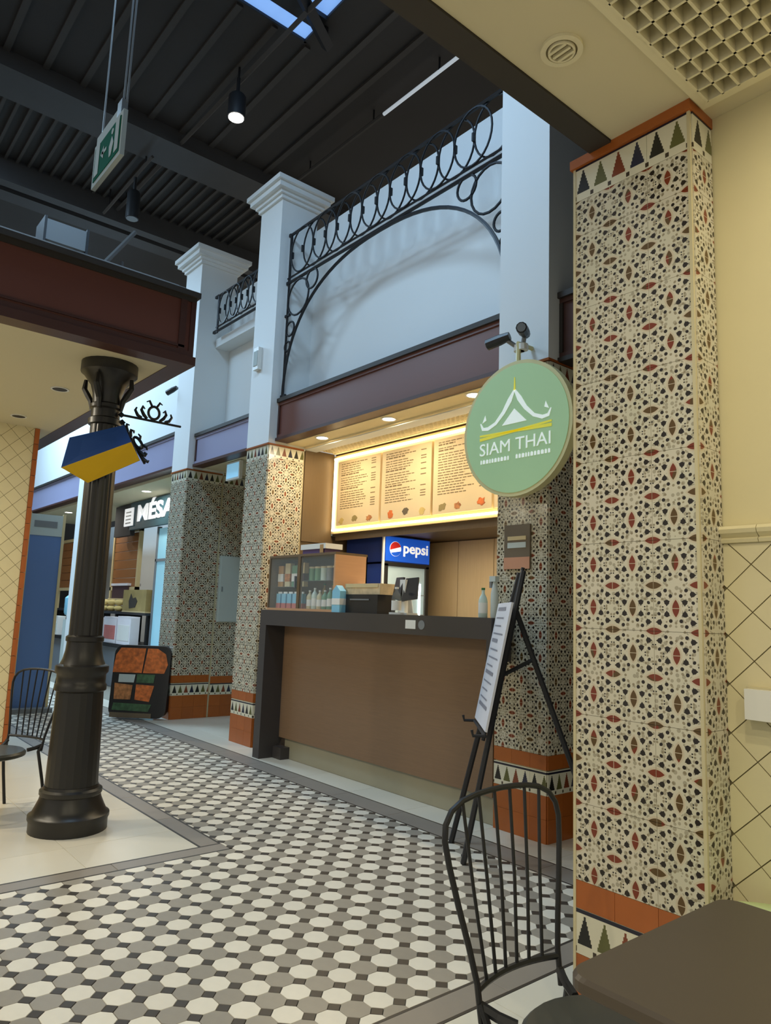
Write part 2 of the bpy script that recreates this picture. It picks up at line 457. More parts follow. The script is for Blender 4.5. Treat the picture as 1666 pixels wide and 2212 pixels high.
# borders: grey tiles between dark lines
def strip(x0, x1, y0, y1, along, step, nm='border_tile', mt='band'):
    a0, a1 = (x0, x1) if along == 'x' else (y0, y1)
    n = max(1, int(round((a1 - a0) / step))); st = (a1 - a0) / n
    for k in range(n):
        b0, b1 = a0 + k * st + .001, a0 + (k + 1) * st - .001
        q = [(b0, y0), (b1, y0), (b1, y1), (b0, y1)] if along == 'x' else [(x0, b0), (x1, b0), (x1, b1), (x0, b1)]
        cx, cy = (q[0][0] + q[2][0]) / 2, (q[0][1] + q[2][1]) / 2
        link(nm, MB().add(*plate([(a - cx, b - cy) for a, b in q])).mesh(nm, mt), floor, (cx, cy, 0))
LW = .013
def border_x(x0, x1, ya, yb):   # runs along X
    strip(x0, x1, ya + LW, yb - LW, 'x', .6)
    for y in (ya, yb - LW): strip(x0, x1, y + .001, y + LW - .001, 'x', 3.0, 'border_line', 'line')
def border_y(xa, xb, y0, y1):
    strip(xa + LW, xb - LW, y0, y1, 'y', .6)
    for x in (xa, xb - LW): strip(x + .001, x + LW - .001, y0, y1, 'y', 3.0, 'border_line', 'line')
border_x(-16, -1.936, 3.20, 3.395)
border_x(-16, -3.84, 1.94, 2.07)
border_y(-3.84, -3.715, -1.6, 2.07)
border_y(-1.936, -1.80, -1.6, 3.395)
def cream(x0, x1, y0, y1, sx, sy):
    nx = max(1, math.ceil((x1 - x0) / sx)); ny = max(1, math.ceil((y1 - y0) / sy))
    for i in range(nx):
        for j in range(ny):
            a0, a1 = x0 + i * sx, min(x1, x0 + (i + 1) * sx); b0, b1 = y0 + j * sy, min(y1, y0 + (j + 1) * sy)
            cx, cy = (a0 + a1) / 2, (b0 + b1) / 2
            ok, d = inview(cx, cy)
            if a1 - a0 < .02 or b1 - b0 < .02: continue
            q = [(a0 + .001 - cx, b0 + .001 - cy), (a1 - .001 - cx, b0 + .001 - cy), (a1 - .001 - cx, b1 - .001 - cy), (a0 + .001 - cx, b1 - .001 - cy)]
            link('cream_floor_tile', MB().add(*plate(q)).mesh('cream_floor_tile', 'cream_floor'), floor, (cx, cy, 0))
cream(-9.0, -3.84, -1.66, 1.94, .6, .6)
cream(-1.80, 1.2, -1.55, 3.395, .6, .45)
cream(-14.0, -2.4, 3.397, 3.65, .6, .6)
cream(-8.2, -6.7, 3.651, 5.4, .6, .6)
cream(-2.79, 1.2, 3.65, 3.9, .6, .6)

# =================================================================== PATTERNED COLUMNS
TW, TH = .288, .280
def face_tiles(parent, kind, a0, a1, z0, z1, place, th=.008, zb=1.558, tw=TW, hh=TH):
    """place(a, z) -> (location, rotz); tiles along a in TW steps from a0"""
    n = math.ceil((a1 - a0) / tw - 1e-6)
    zz = zb + math.floor((z0 - zb) / hh + 1e-6) * hh
    while zz < z1 - 1e-6:
        b0, b1 = max(z0, zz), min(z1, zz + hh)
        if b1 - b0 > .006:
            for k in range(n):
                w = min(tw, a1 - a0 - k * tw)
                g = .0006
                mb = MB().box(g, w - g, -th, 0, b0 - zz + g, b1 - zz - g)
                loc, rz = place(a0 + k * tw, zz)
                link({'zellige': 'patterned_tile', 'orange_tile': 'terracotta_tile', 'trees': 'tree_frieze_tile'}[kind], mb.mesh(kind, kind), parent, Vector(loc) - wloc(parent), rz)
        zz += hh
def faces_for(t, x0, x1, yf, yb, top, side=True, side_b=None, ybands=(.26, .395, .48), z_off=0):
    """tile cladding on the -Y face and the +X face"""
    b1, b2, b3 = ybands
    pf = lambda a, z: ((a, yf, z), 0)
    ps = lambda a, z: ((x1, a, z), PI / 2)
    for (a0, a1, pl) in ((x0, x1, pf),) + (((yf, yb, ps),) if side else ()):
        if top:
            face_tiles(t, 'zellige', a0, a1, b3, top - .13, pl)
            face_tiles(t, 'trees', a0, a1, top - .13, top, pl, zb=top - .13, hh=.135)
        face_tiles(t, 'orange_tile', a0, a1, b2, b3, pl, zb=b2, tw=.144, hh=b3 - b2)
        face_tiles(t, 'trees', a0, a1, b1, b2, pl, zb=b1, hh=.14)
        face_tiles(t, 'orange_tile', a0, a1, 0, b1, pl, zb=0, tw=.144, hh=b1 / 2)
# near column
nc = thing('tiled_column', 'nearest mosaic-tiled square column at the right, rising to the cream ceiling', 'column', (-1.265, 2.28, 0))
B(-1.478, -1.058, 2.088, 2.46, 0, 2.98).build('core', 'edge_trim', nc)
faces_for(nc, -1.486, -1.05, 2.088, 2.215, 2.945)
B(-1.50, -1.04, 2.068, 2.46, 2.945, 2.98).build('cap_moulding', 'orange_tile', nc)
for nm, x, y in (('corner_trim', -1.487, 2.082), ('corner_trim', -1.051, 2.082)):
    B(x - .005, x + .005, y - .004, y + .006, 0, 2.945).build(nm, 'edge_trim', nc)

# =================================================================== RIGHT ROOM
wr = B(-1.05, 3.0, 2.222, 2.45, 0, 3.3).build('wall_right', 'cream_wall', origin=(0, 2.222, 0))
tag(wr, 'cream painted wall with diamond tiled lower half', kind='structure')
B(-1.05, 1.2, 2.2195, 2.2225, 0, 1.55).build('tile_grout', 'wall_grout', wr)
DG = .1475; DZ = .142
def diamonds(parent, u0, u1, z0, z1, cu, cz, dg, dz, xyz, th=.004, nm='diamond_tile', rotz=0, limit=None):
    shape = [(0, -dz / 2 + .0022), (dg / 2 - .0022, 0), (0, dz / 2 - .0022), (-dg / 2 + .0022, 0)]
    def mk(p): return MB().prism(p, th, lambda u, w, d: (u, -th + d, w)).mesh(nm, 'cream_tile')
    full = mk(shape)
    for i in range(int((u0 - cu) / (dg / 2)) - 2, int((u1 - cu) / (dg / 2)) + 3):
        for j in range(int((z0 - cz) / (dz / 2)) - 2, int((z1 - cz) / (dz / 2)) + 3):
            if (i + j) % 2: continue
            c0, c1 = cu + i * dg / 2, cz + j * dz / 2
            if limit and not limit(c0, c1): continue
            p = clip([(c0 + a, c1 + b) for a, b in shape], u0, u1, z0, z1)
            if not p or area2(p) < .0005: continue
            whole = abs(area2(p) - area2(shape)) < 1e-7
            me = full if whole else mk([(a - c0, b - c1) for a, b in p])
            link(nm, me, parent, Vector(xyz(c0, c1)) - wloc(parent), rotz)
diamonds(wr, -1.045, .6, .1, 1.55, -.96, 1.486 + DZ / 2, DG, DZ, lambda u, z: (u, 2.2195, z))
rail = tag(bpy.data.objects.new('trim_1', None), 'cream ceramic chair rail along the right wall', kind='structure'); COL.objects.link(rail); rail.location = (0, 2.22, 1.55)
for k in range(8):
    x0 = -1.05 + (k - 1) * .2 + .119; x1 = x0 + .198
    prof = [(0, 0), (.014, .002), (.018, .012), (.010, .018), (.026, .030), (.030, .042), (.022, .052), (0, .055)]
    x0 = max(x0, -1.05)
    MB().prism([(-p, q) for p, q in prof], x1 - x0, lambda u, w, d, x0=x0: (x0 + d, 2.2195 + u, 1.55 + w)).build('rail_tile', 'cream_tile', rail)
bx = thing('wall_box', 'small cream plastic junction box on the diamond tiled wall', 'box', (-.93, 2.20, 1.04))
B(-.97, -.80, 2.165, 2.2155, 1.04, 1.125).build('cover', 'white_plastic', bx)
B(-.975, -.795, 2.19, 2.2155, 1.035, 1.13).build('back_plate', 'edge_trim', bx)

# soffit of the right room
cr = MB()
cr.box(-1.325, 3, -3, 1.0, 2.98, 3.12); cr.box(-1.325, -1.0, 1.0, 2.45, 2.98, 3.12); cr.box(-.2, 3, 1.0, 2.45, 2.98, 3.12); cr.box(-1.0, -.2, 2.11, 2.45, 2.98, 3.12)
cr.box(-1.325, 3, -3, 2.45, 3.30, 3.34)
cro = cr.build('ceiling_right', 'cream_soffit', origin=(0, 0, 2.98)); tag(cro, 'cream plasterboard ceiling of the seating area', kind='structure')
tr = B(-1.415, -1.327, -3, 2.085, 2.972, 3.4).build('trim_2', 'trim_black'); tag(tr, 'dark edge beam along the cream ceiling', kind='structure')
uw = B(-1.38, -1.30, -3, 8, 3.4, 6.7).build('wall_upper', 'ceil_dark'); tag(uw, 'dark bulkhead above the seating area', kind='structure')
B(-1.38, -1.045, 2.461, 2.6, 0, 6.7).build('upper_return', 'trim_black', uw)
# egg-crate panel
eg = thing('egg_crate_grille', 'white egg-crate grille panel set in the cream ceiling', 'ceiling grille', (-.6, 1.55, 2.94))
for k in range(17):
    x = -1.0 + k * .05
    B(x - .004, x + .004, 1.0, 2.11, 2.965, 3.02).build('blade', 'egg', eg)
for k in range(17):
    y = 2.11 - k * .0695
    B(-1.0, -.2, y - .004, y + .004, 2.965, 3.02).build('cross_blade', 'egg', eg)
B(-1.0, -.2, 1.0, 2.11, 3.10, 3.11).build('back_panel', 'egg_back', eg)
lip = MB(); lip.box(-1.03, -1.0045, .97, 2.14, 2.968, 2.9795); lip.box(-1.0045, -.17, 2.1145, 2.14, 2.968, 2.9795)
lip.build('frame', 'egg', eg)
# round ceiling vent
rv = thing('round_ceiling_vent', 'round cream ceiling vent with slats in the soffit', 'ceiling vent', (-1.19, 1.60, 2.95))
def ring_ceiling(mb, cx, cy, z, r0, r1, h=.008):
    mb.lathe([(r0, 0), (r1, 0), (r1 - .004, h), (r0, h)], (cx, cy, z - 0), 32)
def annulus(cx, cy, z0, z1, r0, r1, n=32):
    mb = MB(); vs = []; fs = []
    for r, z in ((r0, z1), (r0, z0), (r1, z0), (r1, z1)):
        for k in range(n):
            vs.append((cx + r * math.cos(2 * PI * k / n), cy + r * math.sin(2 * PI * k / n), z))
    for i in range(4):
        for k in range(n):
            fs.append((i * n + k, i * n + (k + 1) % n, ((i + 1) % 4) * n + (k + 1) % n, ((i + 1) % 4) * n + k))
    return mb.add(vs, fs)
annulus(-1.19, 1.60, 2.970, 2.98, .046, .062).build('outer_ring', 'egg', rv, smooth=True)
annulus(-1.19, 1.60, 2.966, 2.98, .034, .040).build('inner_ring', 'egg', rv, smooth=True)
MB().lathe([(.048, 0), (.048, .006)], (-1.19, 1.60, 2.974), 24).build('recess', 'egg_back', rv)
for k in (-1, 0, 1):
    B(-1.19 - .03, -1.19 + .03, 1.60 + k * .02 - .004, 1.60 + k * .02 + .004, 2.964, 2.975).build('slat', 'egg', rv)

# unseen right-room downlights (recessed in the ceiling), added for light except by the wall
def downlight(x, y, z, r, label, group, power=0, color=WARM, m='lamp_warm', lightr=None, spread=None, cat='ceiling light'):
    t = thing('downlight', label, cat, (x, y, z - .01), 0, group)
    annulus(x, y, z - .006, z - .0005, r * .8, r, 20).build('bezel', 'white_plastic', t, smooth=True)
    MB().lathe([(r * .78, 0), (r * .78, .004)], (x, y, z - .005), 20).build('lens', m, t)
    if power:
        a = area('downlight_lamp', (x, y, z - .012), lightr or r * 1.5, lightr or r * 1.5, power, color, shape='DISK', spread=spread)
        a.parent = t; a.location = (0, 0, -.004)
    return t
for i, (x, y, p) in enumerate(((-.35, .82, 14), (-.35, 1.93, 9), (.9, .2, 21), (-.75, -.9, 25))):
    downlight(x, y, 2.98, .06, ('unseen round ceiling lamp added beside the egg-crate grille', 'round recessed ceiling lamp near the right wall', 'unseen round ceiling lamp added behind the dark table', 'unseen round ceiling lamp added behind the viewer')[i], 'seating area ceiling lamps', p, (1.0, .90, .66), lightr=.11)

# =================================================================== HALL CEILING
cl = MB()
def holed(mb, X0, X1, Y0, Y1, holes, z0, z1):
    xs = sorted({X0, X1} | {h[0] for h in holes} | {h[1] for h in holes})
    for i in range(len(xs) - 1):
        a, b = xs[i], xs[i + 1]
        hs = [h for h in holes if h[0] <= a and h[1] >= b]
        if not hs: mb.box(a, b, Y0, Y1, z0, z1)
        else:
            h = hs[0]; mb.box(a, b, Y0, h[2], z0, z1); mb.box(a, b, h[3], Y1, z0, z1)
SKH = [(-5.32, -2.2, .45, 3.22), (-14.9, -11.6, 1.1, 3.5), (-10.5, -7.9, -1.6, .6)]
holed(cl, -17, -1.3, -3, 8, SKH, 6.6, 6.72)
ceil = cl.build('ceiling', 'ceil_dark', origin=(0, 0, 6.6)); tag(ceil, 'dark painted high hall ceiling with metal ribs', kind='structure')
for k in range(20):
    y = 3.98 - k * .36
    if y < .3: break
    x1 = -5.34 if .4 < y < 3.27 else -1.4
    B(-7.35, x1, y - .03, y + .03, 6.575, 6.6).build('rib', 'rib_dark', ceil)
for k in range(26):
    y = 4.5 - k * .13
    B(-9.25, -7.85, y - .016, y + .016, 6.56, 6.6).build('rib', 'rib_dark', ceil)
for nm, x0, x1, z0 in (('cross_beam', -7.85, -7.35, 6.42), ('cross_beam', -9.40, -9.25, 6.30), ('cross_beam', -9.85, -9.60, 6.35)):
    B(x0, x1, -2, 7, z0, 6.6).build(nm, 'beam_dark', ceil)
# skylights; the second and third are unseen, added to light the far end
for i, (x0, x1, y0, y1) in enumerate(SKH):
    w = thing('window_%d' % (i + 1), None, None, ((x0 + x1) / 2, (y0 + y1) / 2, 6.6), kind='structure')
    w['label'] = ('roof skylight above the thai food stall', 'unseen roof skylight added to light the far shops', 'unseen roof skylight added above the kiosk to light the far pillars')[i]
    for (a0, a1, b0, b1) in ((x0, x0 + .02, y0, y1), (x1 - .02, x1, y0, y1), (x0, x1, y1 - .02, y1), (x0, x1, y0, y0 + .02)):
        B(a0, a1, b0, b1, 6.59, 6.68).build('frame', 'black_steel', w)
    xs = [x0 + .02, x0 + .22, x0 + 1.1, x0 + 2.0, x1 - .02]
    for k in range(4):
        B(xs[k] + (.16 if k == 1 else .03 * (k > 0)), xs[k + 1], y0 + .02, y1 - .02, 6.615, 6.625).build('pane', 'skylight_glass', w)
        if k: B(xs[k], xs[k] + (.16 if k == 1 else .03), y0 + .02, y1 - .02, 6.57 if k == 1 else 6.60, 6.63).build('glazing_bar', 'black_steel', w)
tru = thing('roof_brace', 'dark diagonal steel roof brace crossing the skylight corner', 'beam', (-4.6, 2.75, 6.3))
MB().tube([(-4.62, 2.55, 6.50), (-5.12, 3.34, 6.50)], .06, 4).build('bar', 'black_steel', tru)
MB().tube([(-5.05, 3.26, 6.50), (-5.05, 3.26, 6.60)], .03, 6).build('bar', 'black_steel', tru)

def spot_on_track(label, x, y, z, r, hgt, lit=True):
    t = thing('spotlight', label, 'spotlight', (x, y, z), 0, 'black spotlights under the hall ceiling')
    MB().lathe([(r, 0), (r, hgt * .9), (r * .8, hgt)], (x, y, z), 16).build('housing', 'black_steel', t, smooth=True)
    MB().lathe([(r * .86, 0), (r * .86, .01)], (x, y, z - .006), 16).build('lens', 'lamp_on' if lit else 'grey_plastic', t)
    MB().tube([(x, y, z + hgt), (x, y, z + hgt + .18)], .02, 6).build('stem', 'black_steel', t)
    return t
spot_on_track('lit cylindrical black spotlight below the skylight', -5.98, 2.89, 6.02, .085, .24)
spot_on_track('unlit cylindrical black spotlight above the brown kiosk fascia', -8.1, 2.69, 5.78, .075, .34, False)
tk = thing('light_track', 'thin dark lighting track running from the skylight to the left', 'light track', (-7, 2.9, 6.42))
MB().tube([(-4.6, 2.96, 6.46), (-10.0, 2.86, 6.46)], .025, 4).build('rail', 'rib_dark', tk)
for x in (-6, -7.5, -9): MB().tube([(x, 2.9, 6.46), (x, 2.9, 6.6)], .012, 5).build('hanger', 'black_steel', tk)
tk2 = thing('light_track', 'short dark lighting track carrying the unlit spotlight', 'light track', (-8.5, 2.69, 6.3))
MB().tube([(-7.6, 2.69, 6.32), (-9.2, 2.69, 6.32)], .02, 4).build('rail', 'rib_dark', tk2)
for x in (-7.8, -9): MB().tube([(x, 2.69, 6.32), (x, 2.69, 6.6)], .012, 5).build('hanger', 'black_steel', tk2)
ll = thing('linear_lamp', 'long pale linear ceiling lamp above the stall railing', 'lamp', (-5.5, 4.28, 6.4))
MB().tube([(-4.31, 4.29, 6.46), (-5.43, 4.28, 6.46)], .018, 8).build('tube', 'tube_cool', ll)
MB().tube([(-5.43, 4.28, 6.46), (-7.2, 4.26, 6.46)], .022, 6).build('conduit', 'rib_dark', ll)
for x in (-4.6, -5.6, -6.8): MB().tube([(x, 4.28, 6.46), (x, 4.28, 6.6)], .01, 5).build('hanger', 'black_steel', ll)

# exit sign on wires
ex = thing('exit_sign', 'green and white exit sign box hanging from thin wires', 'sign', (-4.11, 1.21, 3.80))
B(-4.37, -3.885, 1.19, 1.215, 3.80, 4.08).build('body', 'exit_body', ex)
B(-4.34, -3.91, 1.186, 1.19, 3.83, 4.05).build('face', 'exit_green', ex)
B(-4.00, -3.93, 1.19, 1.225, 4.08, 4.17).build('gear_box', 'grey_plastic', ex)
B(-4.36, -4.00, 1.195, 1.215, 4.08, 4.14).build('gear_box', 'exit_body', ex)
pic = MB()
pic.prism([(-4.32, 3.85), (-4.25, 3.85), (-4.25, 4.05), (-4.32, 4.05)], .002, FY(1.183))
pic.prism([(-4.20, 3.94), (-4.12, 3.94), (-4.12, 3.96), (-4.20, 3.96)], .002, FY(1.183))
pic.prism([(-4.22, 3.95), (-4.17, 3.91), (-4.17, 3.99)], .002, FY(1.183))
pic.prism([(-4.06, 3.86), (-4.03, 3.86), (-4.00, 3.93), (-4.03, 3.98), (-4.07, 3.93)], .002, FY(1.183))
pic.prism(circle(-4.03, 4.01, .018, n=10), .002, FY(1.183))
pic.prism([(-3.98, 3.85), (-3.92, 3.85), (-3.92, 4.05), (-3.98, 4.05)], .002, FY(1.183))
pic.build('pictogram', 'exit_body', ex)
for x, dx in ((-4.33, -.02), (-3.98, 0), (-3.92, .02)):
    MB().tube([(x, 1.215, 4.15), (x + dx, 1.215, 6.6)], .006, 5).build('wire', 'grey_plastic', ex)

# =================================================================== KIOSK (left)
KX, KY, KZ = -4.18, 1.825, 2.80
ks = B(-7.6, KX + .0, -3, KY, KZ, KZ + .06).build('ceiling_kiosk', 'cream_soffit'); tag(ks, 'cream soffit of the kiosk at the left', kind='structure')
kf = thing('kiosk_fascia', 'brown panelled fascia edging the kiosk roof at the left', 'fascia', (KX, 0, KZ))
B(KX - .10, KX, -3, KY, KZ + .06, 3.27).build('board', 'brown_fascia', kf)
B(-9.5, KX - .10, KY - .10, KY, KZ + .06, 3.27).build('end_board', 'brown_fascia', kf)
for z0, z1, o in ((KZ - .005, KZ + .05, .025), (KZ + .05, KZ + .085, .012), (3.21, 3.24, .012), (3.24, 3.275, .03)):
    mb = MB(); mb.box(KX - .10, KX + o, -3, KY + o, z0, z1); mb.box(-9.5, KX - .1, KY - .10, KY + o, z0, z1)
    mb.build('moulding', 'brown_trim' if z0 < 3.2 else 'trim_black', kf)
B(KX - .002, KX + .012, KY - .09, KY - .05, KZ + .085, 3.21).build('panel_moulding', 'brown_trim', kf)
B(KX - .002, KX + .012, -3, KY - .05, KZ + .10, KZ + .115).build('panel_moulding', 'brown_trim', kf)
B(KX - .002, KX + .012, KY - .02, KY + .012, KZ + .085, 3.21).build('corner_moulding', 'brown_trim', kf)
kr = thing('roof_rail', 'thin metal double rail on top of the brown kiosk fascia', 'rail', (KX - .1, 0, 3.27))
for z, xo in ((3.30, 0.0), (3.36, -.12)):
    MB().tube([(KX - .03 + xo, -2.5, z), (KX - .03 + xo, KY - .05, z)], .008, 6).build('rail_bar', 'rail_light', kr)
for y in (.9, 1.3, 1.7):
    MB().tube([(KX - .15, y, 3.26), (KX - .15, y, 3.36)], .010, 6).build('post', 'rail_light', kr)
    MB().tube([(KX - .15, y, 3.36), (KX - .03, y, 3.30)], .008, 6).build('strut', 'rail_light', kr)
br = thing('kiosk_brace', 'thin diagonal steel brace rising behind the kiosk roof rail', 'brace', (-4.5, 1.4, 3.3))
MB().tube([(-4.52, 1.25, 3.27), (-5.62, 1.9, 4.3)], .018, 6).build('diagonal', 'rib_dark', br)
MB().tube([(-5.0, 1.62, 3.27), (-5.0, 1.62, 3.72)], .012, 6).build('upright', 'rib_dark', br)
MB().tube([(-6.5, 2.0, 4.36), (-4.6, 1.62, 3.27)], .014, 6).build('diagonal', 'rib_dark', br)
du = thing('air_duct', 'grey-blue rectangular duct box above the kiosk roof', 'duct', (-6.2, 1.6, 3.05))
B(-6.45, -6.2, 1.36, 1.70, 4.28, 4.46).build('casing', 'grey_plastic', du)
for y in (1.35, 1.69): B(-6.46, -6.19, y, y + .02, 4.26, 4.48).build('flange', 'black_steel', du)
for y in (1.40, 1.64): B(-6.34, -6.31, y, y + .03, 3.05, 4.28).build('support', 'black_steel', du)
krf = B(-9.4, KX - .10, -3, KY - .10, 3.0, 3.05).build('kiosk_roof_deck', 'ceil_dark'); tag(krf, 'dark deck on top of the kiosk roof', kind='structure')
for i, (x, y) in enumerate(((-5.34, 1.38), (-6.40, 1.36))):
    t = thing('recessed_spot', ('unlit recessed spot in the kiosk soffit nearer the iron column', 'unlit recessed spot in the kiosk soffit nearer the tiled wall')[i], 'ceiling light', (x, y, KZ - .01), 0, 'unlit kiosk soffit spots')
    annulus(x, y, KZ - .006, KZ - .0005, .05, .062, 20).build('bezel', 'white_plastic', t, smooth=True)
    MB().lathe([(.05, 0), (.05, .004)], (x, y, KZ - .005), 20).build('lens', 'trim_black', t)
for i, (x, y) in enumerate(((-5.3, .15), (-6.2, -.5), (-4.85, -.9))):  # added out of view; their floor bounce brightens the kiosk soffit
    downlight(x, y, KZ, .06, ('unseen downlight added in the kiosk soffit nearest the iron column', 'unseen downlight added in the kiosk soffit nearest the tiled wall', 'unseen downlight added in the kiosk soffit behind the fascia')[i], 'added kiosk downlights out of view', 28, (1, .90, .70), lightr=.11)
wl = B(-6.95, -6.755, -3, 1.60, 0, KZ).build('wall_left', 'wall_grout', origin=(-6.75, 0, 0)); tag(wl, 'cream diamond tiled kiosk wall with terracotta edge', kind='structure')
diamonds(wl, .42, 1.575, .14, KZ, 1.388, 2.542, .145, .145, lambda u, z: (-6.755, u, z), rotz=PI / 2)
for k in range(20):
    z0 = k * .14
    B(-6.96, -6.742, 1.577, 1.615, z0 + .002, z0 + .138).build('edge_tile', 'orange_tile', wl)
for k in range(8):
    B(-6.755, -6.738, 1.575 - (k + 1) * .15 + .002, 1.575 - k * .15 - .002, 0, .135).build('base_tile', 'orange_tile', wl)

# cast iron column
CX, CY = -4.55, 1.46
cc = thing('cast_iron_column', 'dark cast iron column with flared base holding up the kiosk roof', 'column', (CX, CY, 0))
MB().lathe([(.215, 0), (.215, .055), (.222, .07), (.222, .09), (.205, .10), (.19, .13), (.172, .17), (.165, .195), (.172, .205), (.172, .225), (.155, .235), (.150, .25)], (CX, CY, 0), 32).build('base', 'cast_iron', cc, smooth=True)
MB().lathe([(.146, .245), (.132, .78)], (CX, CY, 0), 24).build('pedestal', 'cast_iron', cc)
MB().lathe([(.132, .78), (.146, .79), (.146, .82), (.138, .83), (.138, .88), (.150, .895), (.150, .93), (.13, .94)], (CX, CY, 0), 24).build('collar', 'cast_iron', cc, smooth=True)
MB().lathe([(.13, .935), (.115, .97), (.104, 1.02), (.10, 1.07), (.108, 1.075), (.108, 1.10), (.095, 1.11)], (CX, CY, 0), 24).build('neck', 'cast_iron', cc, smooth=True)
sh = MB(); nfl = 14
def fluted(z, r):
    out = []
    for k in range(nfl * 4):
        q = 2 * PI * k / (nfl * 4); rr = r * (1 - .045 * (k % 4 == 0))
        out.append((CX + rr * math.cos(q), CY + rr * math.sin(q), z))
    return out
sh.v = fluted(1.10, .094) + fluted(2.40, .085)
n = nfl * 4; sh.f = [(k, (k + 1) % n, n + (k + 1) % n, n + k) for k in range(n)]
sh.build('shaft', 'cast_iron', cc)
MB().lathe([(.085, 2.40), (.10, 2.405), (.10, 2.44), (.085, 2.45), (.085, 2.50), (.098, 2.51), (.098, 2.53), (.085, 2.54), (.088, 2.60), (.105, 2.66), (.15, 2.72), (.17, 2.735), (.17, 2.80)], (CX, CY, 0), 24).build('capital', 'cast_iron', cc, smooth=True)
for k in range(4):
    q = PI / 4 + k * PI / 2
    dx, dy = math.cos(q), math.sin(q)
    MB().tube([(CX + dx * r, CY + dy * r, z) for r, z in ((.095, 2.50), (.105, 2.56), (.13, 2.60), (.155, 2.64), (.15, 2.70))], [.012, .018, .02, .018, .012], 6).build('scroll_leaf', 'cast_iron', cc)
# blue and yellow wedge sign on the column
fs = thing('wedge_sign', 'wedge shaped sign with blue front and yellow underside on iron column', 'sign', (-4.35, 1.4, 2.02))
RL, RR, TL, TR, BL, BR = (-4.439, 1.197, 2.081), (-4.164, 1.494, 2.244), (-4.507, 1.246, 2.282), (-4.29, 1.489, 2.368), (-4.479, 1.369, 2.019), (-4.266, 1.593, 2.164)
def quad_panel(a, b, c_, d, t):
    n = (Vector(b) - Vector(a)).cross(Vector(d) - Vector(a)).normalized() * t
    vs = [Vector(p) for p in (a, b, c_, d)]; vs += [p + n for p in vs]
    return MB().add(vs, [(0, 1, 2, 3), (7, 6, 5, 4), (0, 4, 5, 1), (1, 5, 6, 2), (2, 6, 7, 3), (3, 7, 4, 0)])
quad_panel(RL, RR, TR, TL, -.006).build('front_panel', 'blue_flag', fs)
quad_panel(BL, BR, RR, RL, -.006).build('underside_panel', 'yellow_flag', fs)
quad_panel(TL, TR, BR, BL, .006).build('back_panel', 'blue_flag', fs)
MB().add([RL, TL, BL], [(0, 1, 2)]).build('end_panel', 'blue_flag', fs)
MB().add([RR, TR, BR], [(0, 2, 1)]).build('end_panel', 'blue_flag', fs)
# wrought iron brackets
def bracket(name, label, p0, p1, up):
    p0, p1, up = Vector(p0), Vector(p1), Vector(up)
    t = thing(name, label, 'iron bracket', tuple(p0), 0, 'wrought iron scroll brackets on the iron column')
    d = (p1 - p0); L = d.length; d = d.normalized()
    P = lambda u, w: p0 + d * u + up * w
    MB().tube([P(0, 0), P(L, 0)], .008, 6).build('arm', 'iron', t)
    MB().lathe([(.0, -.02), (.022, 0), (.0, .02)], tuple(p0), 8).build('boss', 'iron', t)
    m_ = L * .52
    MB().tube([P(m_ + .042 * math.cos(q), .055 + .042 * math.sin(q)) for q in [i * PI / 8 for i in range(16)]], .009, 5, True).build('ring', 'iron', t)
    for s in (-1, 1):
        MB().tube([P(m_ + s * u, w) for u, w in ((.05, .01), (.075, .03), (.095, .06), (.085, .085), (.07, .07))], [.01, .012, .010, .008, .005], 5).build('scroll', 'iron', t)
        MB().tube([P(m_ + s * u, w) for u, w in ((.09, .01), (.12, .02), (.14, .05), (.13, .07))], [.009, .011, .009, .005], 5).build('scroll', 'iron', t)
        MB().tube([P(m_ + s * u, w) for u, w in ((.02, .10), (.04, .13), (.06, .12))], [.008, .008, .004], 5).build('leaf', 'iron', t)
    return t
bracket('scroll_bracket', 'black iron scroll bracket pointing from the column towards the shops', (-4.47, 1.53, 2.474), (-4.577, 1.967, 2.502), (0, 0, 1))
bracket('scroll_bracket', 'black iron scroll bracket hugging the wedge sign edge', (-4.36, 1.50, 2.40), (-4.24, 1.615, 2.145), (.30, .34, .10))

# =================================================================== FACADE
YF = 3.62
def cap(t, x0, x1, y0, y1, z):
    for o, a, b in ((.03, 0, .04), (.055, .04, .08), (.10, .08, .14), (.13, .14, .19)):
        B(x0 - o, x1 + o, y0 - o, y1 + o, z + a, z + b).build('cap_moulding', 'hall_white', t)
def pillar(label, x0, x1, yf, ytile, yb, ztop, capz=None, upper_b=None):
    t = thing('shop_pillar', label, 'pillar', ((x0 + x1) / 2, yf + .1, 0), 0, 'tiled shopfront pillars')
    B(x0 + .008, x1 - .008, yf + .008, yb, 0, 2.95).build('core', 'edge_trim', t)
    faces_for(t, x0, x1, yf + .008, ytile, 2.95, ybands=(.27, .415, .50))
    B(x0 - .004, x1 + .004, yf - .004, upper_b or yb, 2.95, ztop).build('plaster_shaft', 'hall_white', t)
    B(x0 - .012, x1 + .012, yf - .012, ytile, 2.945, 2.962).build('terracotta_edge', 'orange_tile', t)
    if capz: cap(t, x0, x1, yf, (upper_b or yb), capz)
    return t
p1 = pillar('tiled pillar with tall white shaft behind the round green sign', -3.20, -2.79, YF, 3.90, 4.06, 6.55)
p2 = pillar('tiled pillar with white capped shaft left of the stall counter', -6.68, -6.25, YF, 4.04, 4.06, 5.62, 5.60)
p3 = pillar('tiled pillar with white capped shaft beside the orange poster stand', -8.64, -8.20, 3.65, 4.12, 4.14, 5.62, 5.60)
